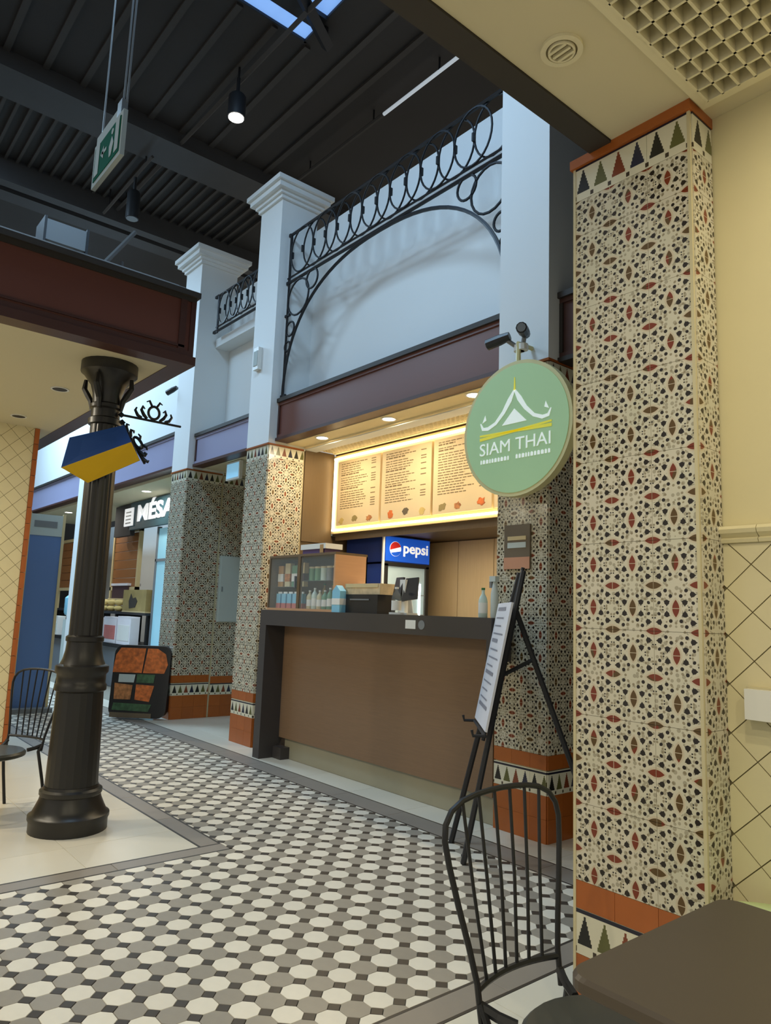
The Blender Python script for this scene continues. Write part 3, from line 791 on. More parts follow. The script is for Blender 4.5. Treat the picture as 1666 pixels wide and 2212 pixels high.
# alcove side wall
al = B(-8.64, -8.205, 4.14, 5.6, 0, 2.99).build('wall_alcove', 'edge_trim', origin=(-8.2, 4.14, 0)); tag(al, 'mosaic tiled side wall of the alcove', kind='structure')
ps = lambda a, z: ((-8.205, a, z), PI / 2)
face_tiles(al, 'zellige', 4.145, 5.297, .48, 2.82, ps)
face_tiles(al, 'trees', 4.145, 5.297, 2.82, 2.95, ps, zb=2.82, hh=.135)
face_tiles(al, 'orange_tile', 4.145, 5.297, .395, .48, ps, zb=.395, tw=.144, hh=.085)
face_tiles(al, 'trees', 4.145, 5.297, .26, .395, ps, zb=.26, hh=.14)
face_tiles(al, 'orange_tile', 4.145, 5.297, 0, .26, ps, zb=0, tw=.144, hh=.13)
ab = B(-8.2, -6.25, 5.3, 5.5, 0, 3).build('wall_alcove_back', 'hall_white'); tag(ab, 'plain back wall of the alcove', kind='structure')
ac = B(-8.2, -6.68, 3.84, 5.5, 2.99, 3.06).build('ceiling_alcove', 'cream_soffit'); tag(ac, 'cream soffit of the alcove', kind='structure')
fc = thing('hose_cabinet', 'pale grey flat wall cabinet on the mosaic alcove wall', 'cabinet', (-8.18, 4.32, 1.14))
B(-8.205, -8.165, 4.16, 4.50, 1.13, 1.94).build('body', 'cabinet_grey', fc)
B(-8.165, -8.155, 4.17, 4.49, 1.14, 1.93).build('door', 'cabinet_grey', fc)
B(-8.155, -8.145, 4.19, 4.20, 1.50, 1.56).build('latch', 'grey_plastic', fc)
ws = thing('lit_hanging_sign', 'small pale blue lit box sign hanging in the alcove', 'sign', (-7.47, 3.9, 2.77))
B(-7.63, -7.31, 3.88, 3.92, 2.77, 2.98).build('body', 'white_plastic', ws)
B(-7.61, -7.33, 3.875, 3.88, 2.79, 2.96).build('face', mat('pale_blue_lit', rgb(150, 205, 235), .5, emit=rgb(140, 200, 235), estr=.55), ws)

# upper walls behind the railings
uwm = B(-6.26, -3.19, 4.06, 4.2, 2.96, 5.40).build('wall_upper_stall', 'hall_white'); tag(uwm, 'white upper wall above the thai stall fascia', kind='structure')
uw2 = B(-8.21, -6.67, 4.10, 4.2, 3.06, 5.30).build('wall_upper_alcove', 'hall_white'); tag(uw2, 'white upper wall above the alcove', kind='structure')
lint = B(-8.2, -6.68, 3.90, 4.10, 4.55, 4.66).build('trim_3', 'hall_white'); tag(lint, 'white ledge under the short railing', kind='structure')

def fascia(label, x0, x1, y, z0, z1, m, mt, yb=None):
    t = thing('shop_fascia', label, 'fascia', ((x0 + x1) / 2, y + .05, z0))
    B(x0, x1, y, yb or y + .12, z0 + .05, z1 - .03).build('board', m, t)
    for a, b, o, mm in ((z0, z0 + .03, .03, mt), (z0 + .03, z0 + .065, .012, m), (z1 - .06, z1 - .03, .012, m), (z1 - .03, z1 + .01, .035, 'trim_black')):
        B(x0, x1, y - o, y + .11, a, b).build('moulding', mm, t)
    for x in (x0, x1 - .025): B(x, x + .025, y - .014, y, z0 + .065, z1 - .06).build('end_moulding', mt, t)
    return t
fascia('brown fascia board above the thai stall counter', -6.245, -3.205, 3.72, 2.99, 3.42, 'brown_fascia', 'brown_trim')
fascia('short fascia board over the alcove, sky reflection in its colour', -8.19, -6.69, 3.74, 2.99, 3.39, 'sky_fascia', 'brown_trim')
fascia('dark brown fascia partly hidden behind the nearest column', -2.785, -1.3, 3.74, 2.955, 3.42, 'brown_trim', 'trim_black')
# bay right of pillar 1
dk = B(-2.785, -1.3, 4.06, 4.2, 0, 6.6).build('wall_right_bay', 'dark_interior'); tag(dk, 'dark shop interior right of the stall', kind='structure')
fr = thing('dark_door_frame', 'dark door frame beside the tiled pillar, mostly hidden by the nearest column', 'door frame', (-2.6, 3.95, 0))
for x in (-2.70, -2.62, -2.45): B(x, x + .04, 3.92, 3.98, 0, 2.5).build('post', 'black_steel', fr)
B(-2.70, -1.4, 3.92, 3.98, 2.5, 2.56).build('head', 'black_steel', fr)

# railings
YR = 3.73
def rings_rail(label, x0, x1, zl, zh, n, yy):
    t = thing('iron_railing', label, 'railing', ((x0 + x1) / 2, yy, zl), 0, 'wrought iron railings above the fascias')
    MB().tube([(x0, yy, zh), (x1, yy, zh)], .016, 6).build('top_rail', 'iron', t)
    MB().tube([(x0, yy, zl), (x1, yy, zl)], .016, 6).build('lower_rail', 'iron', t)
    MB().tube([(x0, yy, zl + .055), (x1, yy, zl + .055)], .010, 6).build('lower_rail', 'iron', t)
    w = (x1 - x0 - .06) / (n + .5) ; r = (zh - zl - .055) / 2
    for k in range(2 * n):
        cx = x0 + .06 + (k + 1) * w / 2; cz = (zh + zl + .055) / 2
        MB().tube([(cx + w / 2 * math.cos(q), yy + (.010 if k % 2 else -.010), cz + r * math.sin(q)) for q in [i * PI / 14 for i in range(28)]], .0092, 5, True).build('ring', 'iron', t)
        B(cx - w / 2 - .008, cx - w / 2 + .008, yy - .016, yy + .016, cz - .035, cz + .035).build('clasp', 'iron', t)
    MB().tube([(x0 + .03, yy, zl - .02), (x0 + .03, yy, zh)], .016, 6).build('post', 'iron', t)
    for z in (zl, zh): B(x0 - .06, x0 + .03, yy - .015, yy + .015, z - .015, z + .015).build('wall_fixing', 'iron', t)
    return t
rl = rings_rail('long black iron railing of rings with an arch above the thai stall', -6.24, -3.20, 4.68, 5.215, 7, YR)
arch = []
A0, AW, AZ0, AZ1 = -4.72, 1.50, 3.42, 4.665
for i in range(41):
    q = PI * i / 40
    cx_, sz = math.cos(q), math.sin(q)
    ex_ = 2 / 2.35
    arch.append((A0 + AW * math.copysign(abs(cx_) ** ex_, cx_), YR, AZ0 + (AZ1 - AZ0) * sz ** ex_))
MB().tube(arch, .016, 6).build('arch', 'iron', rl)
for s in (-1, 1):
    MB().tube([(A0 + s * 1.49, YR, 3.36), (A0 + s * 1.49, YR, 4.68)], .014, 6).build('post', 'iron', rl)
    for (dx, z, r) in ((1.06, 4.585, .10), (1.30, 4.47, .19), (1.42, 4.16, .075), (1.455, 3.98, .05)):
        xx = A0 + s * dx
        MB().tube([(xx + r * math.cos(q), YR, z + r * math.sin(q)) for q in [i * PI / 10 for i in range(20)]], .011, 5, True).build('spandrel_ring', 'iron', rl)
    for z in (4.32, 3.46): B(A0 + s * 1.49 - .06, A0 + s * 1.49 + .05, YR - .012, YR + .012, z - .012, z + .012).build('wall_fixing', 'iron', rl)
rings_rail('short black iron railing of rings above the alcove', -8.0, -6.69, 4.68, 5.14, 4, 3.80)

# security cameras and lamps
def cctv(label, p, d, pillar_p):
    t = thing('security_camera', label, 'camera', p, 0, 'security cameras and heads on the pillars')
    p, d = Vector(p), Vector(d).normalized()
    MB().tube([p - d * .09, p - d * .02, p + d * .07], [.028, .036, .036], 10).build('housing', 'black_plastic', t)
    MB().tube([p + d * .07, p + d * .075], .028, 10).build('lens', 'grey_plastic', t)
    MB().tube([p - d * .05, Vector(pillar_p)], .015, 6).build('arm', 'grey_plastic', t)
    MB().lathe([(.035, -.02), (.035, .02)], tuple(pillar_p), 10).build('mount', 'white_plastic', t)
cctv('black bullet camera on the bracket above round sign, pointing left', (-3.05, 3.42, 3.09), (-1, -.35, -.25), (-2.93, 3.50, 3.03))
cctv('black bullet camera on the bracket above round sign, pointing right', (-2.83, 3.42, 3.10), (.5, -.9, -.1), (-2.90, 3.50, 3.03))
cctv('black camera with blue-grey bracket on the far white wall', (-8.80, 3.62, 4.06), (-.8, -.4, -.35), (-8.66, 3.70, 4.09))
em = thing('emergency_light', 'small white emergency light fixed high on the capped pillar', 'lamp', (-6.53, 3.6, 3.78))
B(-6.58, -6.48, 3.57, 3.614, 3.78, 4.02).build('body', 'white_plastic', em)
B(-6.57, -6.49, 3.565, 3.57, 3.82, 3.98).build('diffuser', 'exit_body', em)

# =================================================================== THAI STALL
M['lit_soffit'] = mat('lit_soffit_cream', rgb(228, 214, 172), .7)  # lighter copy of the cream soffit, LED and bounce light put into its colour
sof = B(-6.25, -3.2, 3.832, 4.46, 2.985, 3.0).build('ceiling_stall', 'lit_soffit'); tag(sof, 'cream soffit over the thai stall counter', kind='structure')
for i, (x, lab) in enumerate(((-5.74, 'lit round downlight in the stall soffit next to the tiled pillar'), (-4.73, 'lit round downlight in the middle of the stall soffit'), (-3.72, 'lit round downlight in the stall soffit next to the round sign'))):
    downlight(x, 3.92, 2.985, .07, lab, 'stall soffit downlights', 11, (1, .82, .54), lightr=.1)
gp = thing('lattice_panel', 'perforated cream lattice strip in the stall soffit', 'ceiling panel', (-4.7, 4.2, 2.96))
B(-6.2, -3.22, 4.06, 4.40, 2.978, 2.985).build('backing', 'dark_interior', gp)
lat = MB()
for k in range(-6, 62):
    for s in (-1, 1):
        xa = -6.2 + k * .055; pts = [(xa, 4.06), (xa + .34 * s, 4.40)]
        q = clip([(pts[0][0] - .011, 4.06), (pts[0][0] + .011, 4.06), (pts[1][0] + .011, 4.40), (pts[1][0] - .011, 4.40)], -6.2, -3.22, 4.06, 4.40)
        if q and area2(q) > .0005: lat.prism(q, .008, lambda u, w, d: (u, w, 2.970 + d))
tag(lat.build('lattice_bars', 'lit_soffit', gp), kind='stuff')
mb = MB(); mb.box(-6.22, -3.2, 4.03, 4.06, 2.968, 2.985); mb.box(-6.22, -3.2, 4.40, 4.43, 2.968, 2.985)
mb.build('frame', 'lit_soffit', gp)
# bulkhead with the menu
bk = B(-6.25, -3.2, 4.46, 5.5, 2.10, 3.0).build('wall_bulkhead', 'wood_brown'); tag(bk, 'wooden bulkhead over the stall kitchen', kind='structure')
sc_ = thing('side_cupboard', 'tall brown wall cupboard at the left inside the stall', 'cupboard', (-6.26, 4.24, 2.0))
B(-6.60, -6.262, 4.062, 4.44, 2.0, 2.98).build('body', 'wood_brown', sc_)
B(-6.262, -6.245, 4.066, 4.436, 2.01, 2.97).build('door', 'wood_brown', sc_)
mn = thing('menu_board', 'wide backlit beige menu board with four printed columns', 'menu board', (-4.7, 4.43, 2.12))
B(-6.235, -3.22, 4.43, 4.458, 2.115, 2.95).build('frame_panel', 'frame_beige', mn)
for k in range(4):
    x0 = -6.12 + k * .73
    p = B(x0, x0 + .70, 4.405, 4.43, 2.19, 2.87).build('menu_sheet', 'menu_board', mn)
    ink = MB(); rnd = random.Random(40 + k)
    z = 2.83
    while z > 2.34:
        head = rnd.random() < .18
        x = x0 + .06
        end = x0 + .06 + (rnd.uniform(.18, .3) if head else rnd.uniform(.3, .46))
        while x < end:
            w = rnd.uniform(.02, .07); ink.box(x, min(end, x + w), 4.4035, 4.405, z, z + (.013 if head else .008)); x += w + .012
        if not head and rnd.random() < .7: ink.box(x0 + .56, x0 + .63, 4.4035, 4.405, z, z + .009)
        z -= .024 if not head else .03
    tag(ink.build('printed_lines', 'menu_ink', p), kind='stuff')
    for j in range(3):
        cx, cz = x0 + .12 + j * .22 + rnd.uniform(-.03, .03), 2.245 + rnd.uniform(-.01, .01)
        MB().prism([(cx + rnd.uniform(.025, .06) * math.cos(i * PI / 7), cz + rnd.uniform(.02, .045) * math.sin(i * PI / 7)) for i in range(14)], .002, FY(4.403)).build('dish_picture', ('bread', 'picture_olive', 'poster_bread', 'poster_orange', 'notice_brown')[(k * 3 + j) % 5], p)
led = MB(); led.box(-6.20, -3.24, 4.405, 4.425, 2.90, 2.92); led.build('led_strip', 'led', mn)
MB().box(-6.20, -3.24, 4.405, 4.425, 2.14, 2.158).build('led_strip', 'led', mn)
MB().box(-6.195, -6.175, 4.405, 4.425, 2.16, 2.895).build('led_strip', 'led', mn)
# interior walls
bw = B(-6.40, -2.79, 5.5, 5.6, 0, 2.10).build('wall_stall_back', 'wood_brown', origin=(0, 5.5, 0)); tag(bw, 'wood panelled back wall of the thai stall', kind='structure')
for k in range(7):
    x0 = -6.38 + k * .5
    B(x0 + .004, x0 + .496, 5.478, 5.5, .02, 2.09).build('panel', 'wood_panel', bw)
sl = B(-6.45, -6.26, 4.06, 5.5, 0, 2.10).build('wall_stall_left', 'wood_brown'); tag(sl, 'brown side wall inside the thai stall', kind='structure')
sr = B(-2.85, -2.79, 4.06, 5.5, 0, 2.95).build('wall_stall_right', 'wood_panel'); tag(sr, 'pale wood right wall inside the thai stall', kind='structure')
kl = thing('kitchen_fill_lamp', 'unseen warm lamp added under the bulkhead to light the stall', 'lamp', (-4.4, 4.53, 2.08))
B(-5.4, -3.4, 4.50, 4.56, 2.082, 2.10).build('diffuser', 'lamp_warm', kl)  # lamp added behind the lip to brighten the stall inside
B(-6.2, -3.22, 4.462, 4.482, 2.045, 2.10).build('front_lip', 'wood_brown', kl)
a = area('kitchen_fill_light', (0, 0, 0), 2.0, .06, 24, (1, .86, .62)); a.parent = kl; a.location = (0, 0, -.01)

# counter
ct = thing('stall_counter', 'high counter with dark frame and walnut front panel', 'counter', (-4.45, 3.7, 0))
B(-5.86, -3.06, 3.42, 3.619, 1.165, 1.30).build('top_slab', 'dark_counter', ct)
B(-5.86, -3.21, 3.619, 4.05, 1.165, 1.30).build('top_slab_back', 'dark_counter', ct)
B(-5.86, -5.755, 3.42, 4.05, 0, 1.165).build('side_leg', 'dark_counter', ct)
B(-3.10, -3.06, 3.42, 3.61, 1.03, 1.165).build('end_bracket', 'dark_counter', ct)
B(-5.755, -5.62, 3.56, 3.66, 0, .10).build('foot_block', 'dark_counter', ct)
B(-5.755, -3.21, 3.62, 3.66, .175, 1.165).build('front_panel', 'counter_wood', ct)
B(-5.70, -3.21, 3.652, 3.70, 0, .175).build('plinth', 'plinth', ct)
st1 = B(-3.86, -3.755, 3.4175, 3.4195, 1.205, 1.265).build('sticker', 'white_plastic', ct); st1['label'] = 'square white sticker on the counter edge'
st2 = MB().prism(circle(-3.695, 1.235, .032), .002, FY(3.4175)).build('sticker', 'grey_plastic', ct); st2['label'] = 'round grey sticker on the counter edge'

# display cabinet
dc = thing('display_cabinet', 'glass fronted display cabinet with wooden side standing on the counter', 'display cabinet', (-5.3, 3.64, 1.30))
X0, X1, Y0, Y1, ZB, ZT = -5.84, -4.80, 3.47, 3.80, 1.30, 1.79
B(X0, X1, Y0, Y1, ZB, ZB + .02).build('bottom', 'wood_side', dc)
B(X0, X1, Y0, Y1, ZT - .02, ZT).build('top', 'wood_brown', dc)
B(X0, X0 + .02, Y0, Y1, ZB + .02, ZT - .02).build('side_panel', 'wood_brown', dc)
B(X1 - .02, X1, Y0, Y1, ZB + .02, ZT - .02).build('side_panel', 'wood_side', dc)
B(X0, X1, Y1 - .012, Y1, ZB + .02, ZT - .02).build('back_panel', 'wood_brown', dc)
xm = -5.34
B(xm - .02, xm + .02, Y0, Y0 + .03, ZB + .02, ZT - .02).build('centre_post', 'wood_brown', dc)
B(xm + .02, X1 - .02, Y0 + .03, Y1 - .02, 1.555, 1.563).build('shelf', 'glass', dc)
B(X0 + .02, xm - .02, Y0 + .03, Y1 - .02, 1.505, 1.513).build('shelf', 'glass', dc)
B(X0 + .02, xm - .02, Y0 + .006, Y0 + .012, ZB + .02, ZT - .02).build('glass_door', 'glass', dc)
B(xm + .02, X1 - .02, Y0 + .006, Y0 + .012, ZB + .02, ZT - .02).build('glass_door', 'glass', dc)
B(xm - .05, xm - .035, Y0 - .012, Y0 + .006, 1.50, 1.60).build('handle', 'grey_plastic', dc)
names = ('leftmost', 'second', 'third', 'fourth', 'fifth', 'rightmost')
def bottle(name, label, cat, x, y, z, r, h, m, m2, group, neck=.35):
    t = thing(name, label, cat, (x, y, z), 0, group)
    MB().lathe([(r * .95, 0), (r, .004), (r, h * (1 - neck)), (r * .75, h * (1 - neck * .7)), (r * .36, h * (1 - neck * .45)), (r * .34, h * .93)], (x, y, z), 14).build('body', m, t, smooth=True)
    MB().lathe([(r * .42, h * .93), (r * .42, h)], (x, y, z), 12).build('cap', m2, t, smooth=True)
    MB().lathe([(r * 1.01, h * .15), (r * 1.01, h * .5)], (x, y, z), 14).build('label_band', 'white_plastic', t, smooth=True)
    return t
for k in range(5):
    x = X0 + .075 + k * .09
    t = thing('drink_pouch', '%s of five pale blue pouches on the cabinet floor, left side' % ('leftmost', 'second', 'middle', 'fourth', 'rightmost')[k], 'pouch', (x, Y0 + .09, ZB + .02), 0, 'pale blue pouches in the cabinet')
    B(x - .033, x + .033, Y0 + .07, Y0 + .11, ZB + .02, ZB + .15).build('bag', 'light_blue', t)
    B(x - .034, x + .034, Y0 + .068, Y0 + .112, ZB + .02, ZB + .065).build('printed_base', 'carton_pink', t)
    B(x - .03, x + .03, Y0 + .085, Y0 + .095, ZB + .15, ZB + .168).build('sealed_top', 'white_plastic', t)
for k in range(4):
    x = X0 + .08 + k * .115
    t = thing('spice_packet', '%s of four tall spice packets on the left cabinet shelf' % ('leftmost', 'second', 'third', 'rightmost')[k], 'packet', (x, Y0 + .10, 1.514), 0, 'tall packets on the cabinet shelf')
    B(x - .042, x + .042, Y0 + .08, Y0 + .125, 1.514, 1.514 + .19 + .02 * (k % 2)).build('bag', ('pack_amber', 'jar_cream', 'tin_green', 'frame_beige')[k], t)
    B(x - .043, x + .043, Y0 + .078, Y0 + .127, 1.56, 1.63).build('printed_label', ('white_plastic', 'poster_bread', 'white_plastic', 'dark_wine')[k], t)
for k in range(5):
    x = xm + .075 + k * .088
    t = thing('tea_tin', '%s of five small tins on the right cabinet shelf' % ('leftmost', 'second', 'middle', 'fourth', 'rightmost')[k], 'tin', (x, Y0 + .10, 1.564), 0, 'small tins on the cabinet shelf')
    MB().lathe([(.034, 0), (.034, .105)], (x, Y0 + .10, 1.564), 14).build('can', ('tin_green', 'tin_green', 'bottle_white', 'grey_plastic', 'dark_wine')[k], t, smooth=True)
    MB().lathe([(.035, .105), (.035, .12)], (x, Y0 + .10, 1.564), 14).build('lid', 'jar_cream', t, smooth=True)
for k in range(6):
    x = xm + .065 + k * .076
    bottle('sauce_bottle', '%s of six pale sauce bottles on the cabinet floor, right side' % names[k], 'bottle', x, Y0 + .085, ZB + .02, .028, .16 + .02 * (k % 3 == 1), ('jar_cream', 'bottle_white', 'jar_cream', 'tin_green', 'tin_green', 'jar_cream')[k], 'white_plastic', 'sauce bottles in the cabinet')
for k in range(3):
    x = xm + .12 + k * .12
    bottle('oil_bottle', '%s of three slim olive bottles behind the sauce bottles' % ('leftmost', 'middle', 'rightmost')[k], 'bottle', x, Y0 + .20, ZB + .02, .024, .225, 'picture_olive', 'bottle_green', 'slim bottles at the back of the cabinet')
bxs = thing('carton_box', 'purple and white carton lying on top of the display cabinet', 'box', (-5.22, 3.62, 1.79))
B(-5.40, -5.06, 3.54, 3.70, 1.79, 1.835).build('lower_box', 'purple', bxs)
B(-5.42, -5.04, 3.53, 3.71, 1.835, 1.88).build('lid', 'white_plastic', bxs)
B(-5.12, -5.07, 3.528, 3.53, 1.80, 1.87).build('printed_label', 'pack_amber', bxs)

# printer and small things on the counter
pr_ = thing('receipt_printer', 'black receipt printer with printed beige tray on the counter', 'printer', (-4.50, 3.58, 1.30))
B(-4.72, -4.28, 3.50, 3.68, 1.30, 1.445).build('body', 'black_plastic', pr_)
B(-4.72, -4.28, 3.52, 3.70, 1.446, 1.53).build('paper_tray', mat('printed_beige_tray', rgb(200, 178, 140), .6, noise=.5, nscale=18), pr_)
B(-4.70, -4.30, 3.515, 3.52, 1.50, 1.528).build('tray_lip', 'frame_beige', pr_)
B(-4.62, -4.38, 3.495, 3.50, 1.40, 1.41).build('slot', 'grey_plastic', pr_)
bp = thing('milk_carton', 'light blue slim carton standing beside the black printer', 'carton', (-4.72, 3.47, 1.30))
B(-4.785, -4.68, 3.44, 3.50, 1.30, 1.47).build('body', 'light_blue', bp)
MB().prism([(-4.785, 1.47), (-4.68, 1.47), (-4.7325, 1.515)], .06, FY(3.44)).build('gable_top', 'light_blue', bp)
B(-4.786, -4.679, 3.438, 3.502, 1.36, 1.41).build('label_band', 'white_plastic', bp)
tw = thing('paper_towel_roll', 'white paper towel roll behind the light blue carton', 'paper roll', (-4.80, 3.62, 1.30))
MB().lathe([(.055, 0), (.055, .235), (.02, .235), (.02, .225)], (-4.74, 3.76, 1.30), 16).build('roll', 'white_plastic', tw, smooth=True)
MB().lathe([(.018, 0), (.018, .24)], (-4.74, 3.76, 1.30), 10).build('core', 'frame_beige', tw, smooth=True)
fo = thing('folded_card', 'small white folded card on the counter in front of the blue fridge', 'card', (-4.5, 3.72, 1.30))
quad_panel((-4.50, 3.90, 1.30), (-4.38, 3.90, 1.30), (-4.42, 3.93, 1.60), (-4.47, 3.93, 1.60), .004).build('front_leaf', 'white_plastic', fo)
quad_panel((-4.50, 3.96, 1.30), (-4.38, 3.96, 1.30), (-4.42, 3.934, 1.60), (-4.47, 3.934, 1.60), -.004).build('back_leaf', 'white_plastic', fo)
po = thing('till_screen', 'black till screen on a white stand beside the printer', 'screen', (-4.1, 3.6, 1.30))
B(-4.20, -4.00, 3.55, 3.66, 1.30, 1.315).build('foot', 'white_plastic', po)
B(-4.13, -4.07, 3.59, 3.62, 1.315, 1.56).build('stand', 'white_plastic', po)
quad_panel((-4.23, 3.60, 1.42), (-4.10, 3.56, 1.40), (-4.10, 3.60, 1.58), (-4.23, 3.64, 1.58), -.014).build('screen', 'black_plastic', po)
quad_panel((-4.085, 3.57, 1.40), (-3.97, 3.62, 1.42), (-3.99, 3.65, 1.58), (-4.085, 3.61, 1.57), -.014).build('screen', 'black_plastic', po)
bottle('water_bottle', 'clear small bottle standing in front of the till screen', 'bottle', -4.06, 3.50, 1.30, .036, .20, 'glass', 'white_plastic', None)
bottle('soap_bottle', 'white bottle with green cap at the right end of the counter', 'bottle', -3.205, 3.50, 1.30, .030, .19, 'bottle_white', 'bottle_green', None, .45)
sp_ = thing('spray_bottle', 'pale grey tall spray bottle at the right counter end', 'bottle', (-3.13, 3.52, 1.30))
MB().lathe([(.024, 0), (.026, .01), (.026, .15), (.016, .20), (.012, .23)], (-3.125, 3.52, 1.30), 14).build('body', 'cabinet_grey', sp_, smooth=True)
B(-3.155, -3.105, 3.50, 3.54, 1.53, 1.565).build('spray_head', 'cabinet_grey', sp_)
B(-3.165, -3.145, 3.512, 3.528, 1.49, 1.545).build('trigger', 'grey_plastic', sp_)

# fridge
fg = thing('drinks_fridge', 'tall blue drinks fridge with lit header behind the counter', 'fridge', (-5.9, 4.92, 0))
FX = -5.58
B(-6.20, FX, 4.62, 5.22, 0, 1.80).build('cabinet', 'fridge_blue', fg)
B(-6.20, FX + .012, 4.62, 5.24, 1.82, 2.085).build('header', 'fridge_blue', fg)
B(FX + .012, FX + .02, 4.63, 5.23, 1.83, 2.075).build('header_face', 'pepsi_blue', fg)
B(FX + .0, FX + .018, 4.598, 4.619, 1.3, 2.10).build('corner_post', 'white_plastic', fg)
B(FX, FX + .03, 4.62, 5.22, 1.78, 1.82).build('door_top_bar', 'black_plastic', fg)
for y in (4.62, 5.18): B(FX, FX + .03, y, y + .04, .15, 1.80).build('door_stile', 'black_plastic', fg)
B(FX, FX + .03, 4.62, 5.22, .12, .18).build('door_rail', 'black_plastic', fg)
B(FX - .002, FX + .004, 4.66, 5.18, .18, 1.78).build('interior', 'fridge_in', fg)
B(FX + .02, FX + .026, 4.66, 5.18, .18, 1.78).build('door_glass', 'glass', fg)
B(FX + .005, FX + .015, 5.10, 5.125, .3, 1.62).build('tube_lamp', 'fridge_tube', fg)
for z in (.6, .95, 1.30, 1.5): B(FX + .004, FX + .014, 4.66, 5.18, z, z + .008).build('shelf_edge', 'grey_plastic', fg)
fx = lambda dz=0: (lambda u, w, d: (FX + .026 - d, u, w))
gl = circle(4.755, 1.955, .075, n=36)
MB().prism(gl, .004, lambda u, w, d: (FX + .024 - d, u, w)).build('emblem_disc', 'white_lit', fg)
def seg(f0, f1, m):
    top = [(4.755 + .072 * math.cos(q), 1.955 + .072 * math.sin(q)) for q in [f0 + (f1 - f0) * i / 14 for i in range(15)]]
    MB().prism(top, .003, lambda u, w, d: (FX + .027 - d, u, w)).build('emblem_segment', m, fg)
seg(math.radians(20), math.radians(190), 'red')
seg(math.radians(215), math.radians(345), 'pepsi_blue')
text_poly('letter', 'pepsi', .15, 'white_lit', fg, lambda x, y, z: (FX + .022 + z, 5.035 + x, 1.925 + y), width=.34, bold=.003)

# poster notice on pillar
no = thing('wall_notice', 'brown framed notice with peach strip on the tiled pillar', 'notice', (-3.015, 3.6, 1.615))
B(-3.125, -2.915, 3.605, 3.618, 1.615, 1.90).build('board', 'notice_brown', no)
B(-3.125, -2.915, 3.602, 3.605, 1.615, 1.69).build('lower_strip', 'notice_peach', no)
B(-3.095, -2.945, 3.602, 3.605, 1.80, 1.825).build('printed_line', 'frame_beige', no)
B(-3.095, -2.945, 3.602, 3.605, 1.75, 1.785).build('printed_line', 'cabinet_grey', no)

# round sign
sg = thing('round_sign', 'round pale green sign with thai roof logo hung before the pillar', 'sign', (-2.90, 3.46, 2.06))
SX, SZ, SR = -2.915, 2.49, .425
MB().prism(circle(SX, SZ, SR + .012, n=56), .055, FY(3.447)).build('rim', 'sign_rim', sg)
MB().prism(circle(SX, SZ, SR - .012, n=56), .004, FY(3.443)).build('face', 'sign_green', sg)
MB().tube([(SX, 3.475, SZ + SR), (SX, 3.475, SZ + SR + .14), (SX, 3.61, SZ + SR + .14)], .016, 6).build('hanger', 'sign_rim', sg)
MB().tube([(SX, 3.50, SZ - .1), (SX, 3.615, SZ - .1)], .016, 6).build('stay', 'black_steel', sg)
def sign_poly(name, polys, m):
    mb = MB()
    for p in polys: mb.prism([(SX + u, SZ + w) for u, w in p], .002, FY(3.4405))
    return mb.build(name, m, sg)
def swoosh(pts, ws):
    L, Rr = [], []
    for i, (u, w) in enumerate(pts):
        a = pts[max(0, i - 1)]; b = pts[min(len(pts) - 1, i + 1)]
        dx, dz = b[0] - a[0], b[1] - a[1]; l = math.hypot(dx, dz)
        L.append((u - dz / l * ws[i], w + dx / l * ws[i])); Rr.append((u + dz / l * ws[i], w - dx / l * ws[i]))
    return [[L[i], L[i + 1], Rr[i + 1], Rr[i]] for i in range(len(pts) - 1)]
left = [(-.285, .075), (-.265, .035), (-.22, .03), (-.155, .055), (-.09, .115), (-.04, .185), (0, .25)]
lw = [.004, .011, .012, .011, .014, .018, .006]
sign_poly('roof_left_eave', swoosh(left, lw), 'sign_white')
sign_poly('roof_right_eave', swoosh([(-u, w) for u, w in left], lw), 'sign_white')
sign_poly('roof_gable', [[(-.10, .03), (.10, .03), (0, .125)]], 'sign_white')
sign_poly('roof_spire', [[(-.008, .245), (.008, .245), (.003, .33), (-.003, .33)]], 'sign_yellow')
sign_poly('eave_tip', [[(-.27, .075), (-.235, .09), (-.245, .125)], [(.27, .075), (.235, .09), (.245, .125)]], 'sign_white')
sign_poly('chopstick', swoosh([(-.29, -.035), (.29, -.005)], [.010, .006]), 'sign_yellow')
sign_poly('chopstick', swoosh([(-.29, -.010), (.29, -.03)], [.006, .010]), 'sign_yellow')
text_poly('letter', 'SIAM THAI', .115, 'sign_white', sg, lambda x, y, z: (SX + x, 3.4405 - z, SZ - .145 + y), extrude=.0015, width=.57)
sm = MB(); rnd = random.Random(3)
u = -.28
while u < .28:
    w = rnd.choice((.012, .016, .020)); 
    if abs(u + .02) > .02: sm.prism([(SX + u, SZ - .20), (SX + u + w, SZ - .20), (SX + u + w, SZ - .178), (SX + u + w * .4, SZ - .172), (SX + u, SZ - .178)], .002, FY(3.4405))
    u += w + .008
tag(sm.build('small_lettering', 'sign_white', sg), kind='stuff')

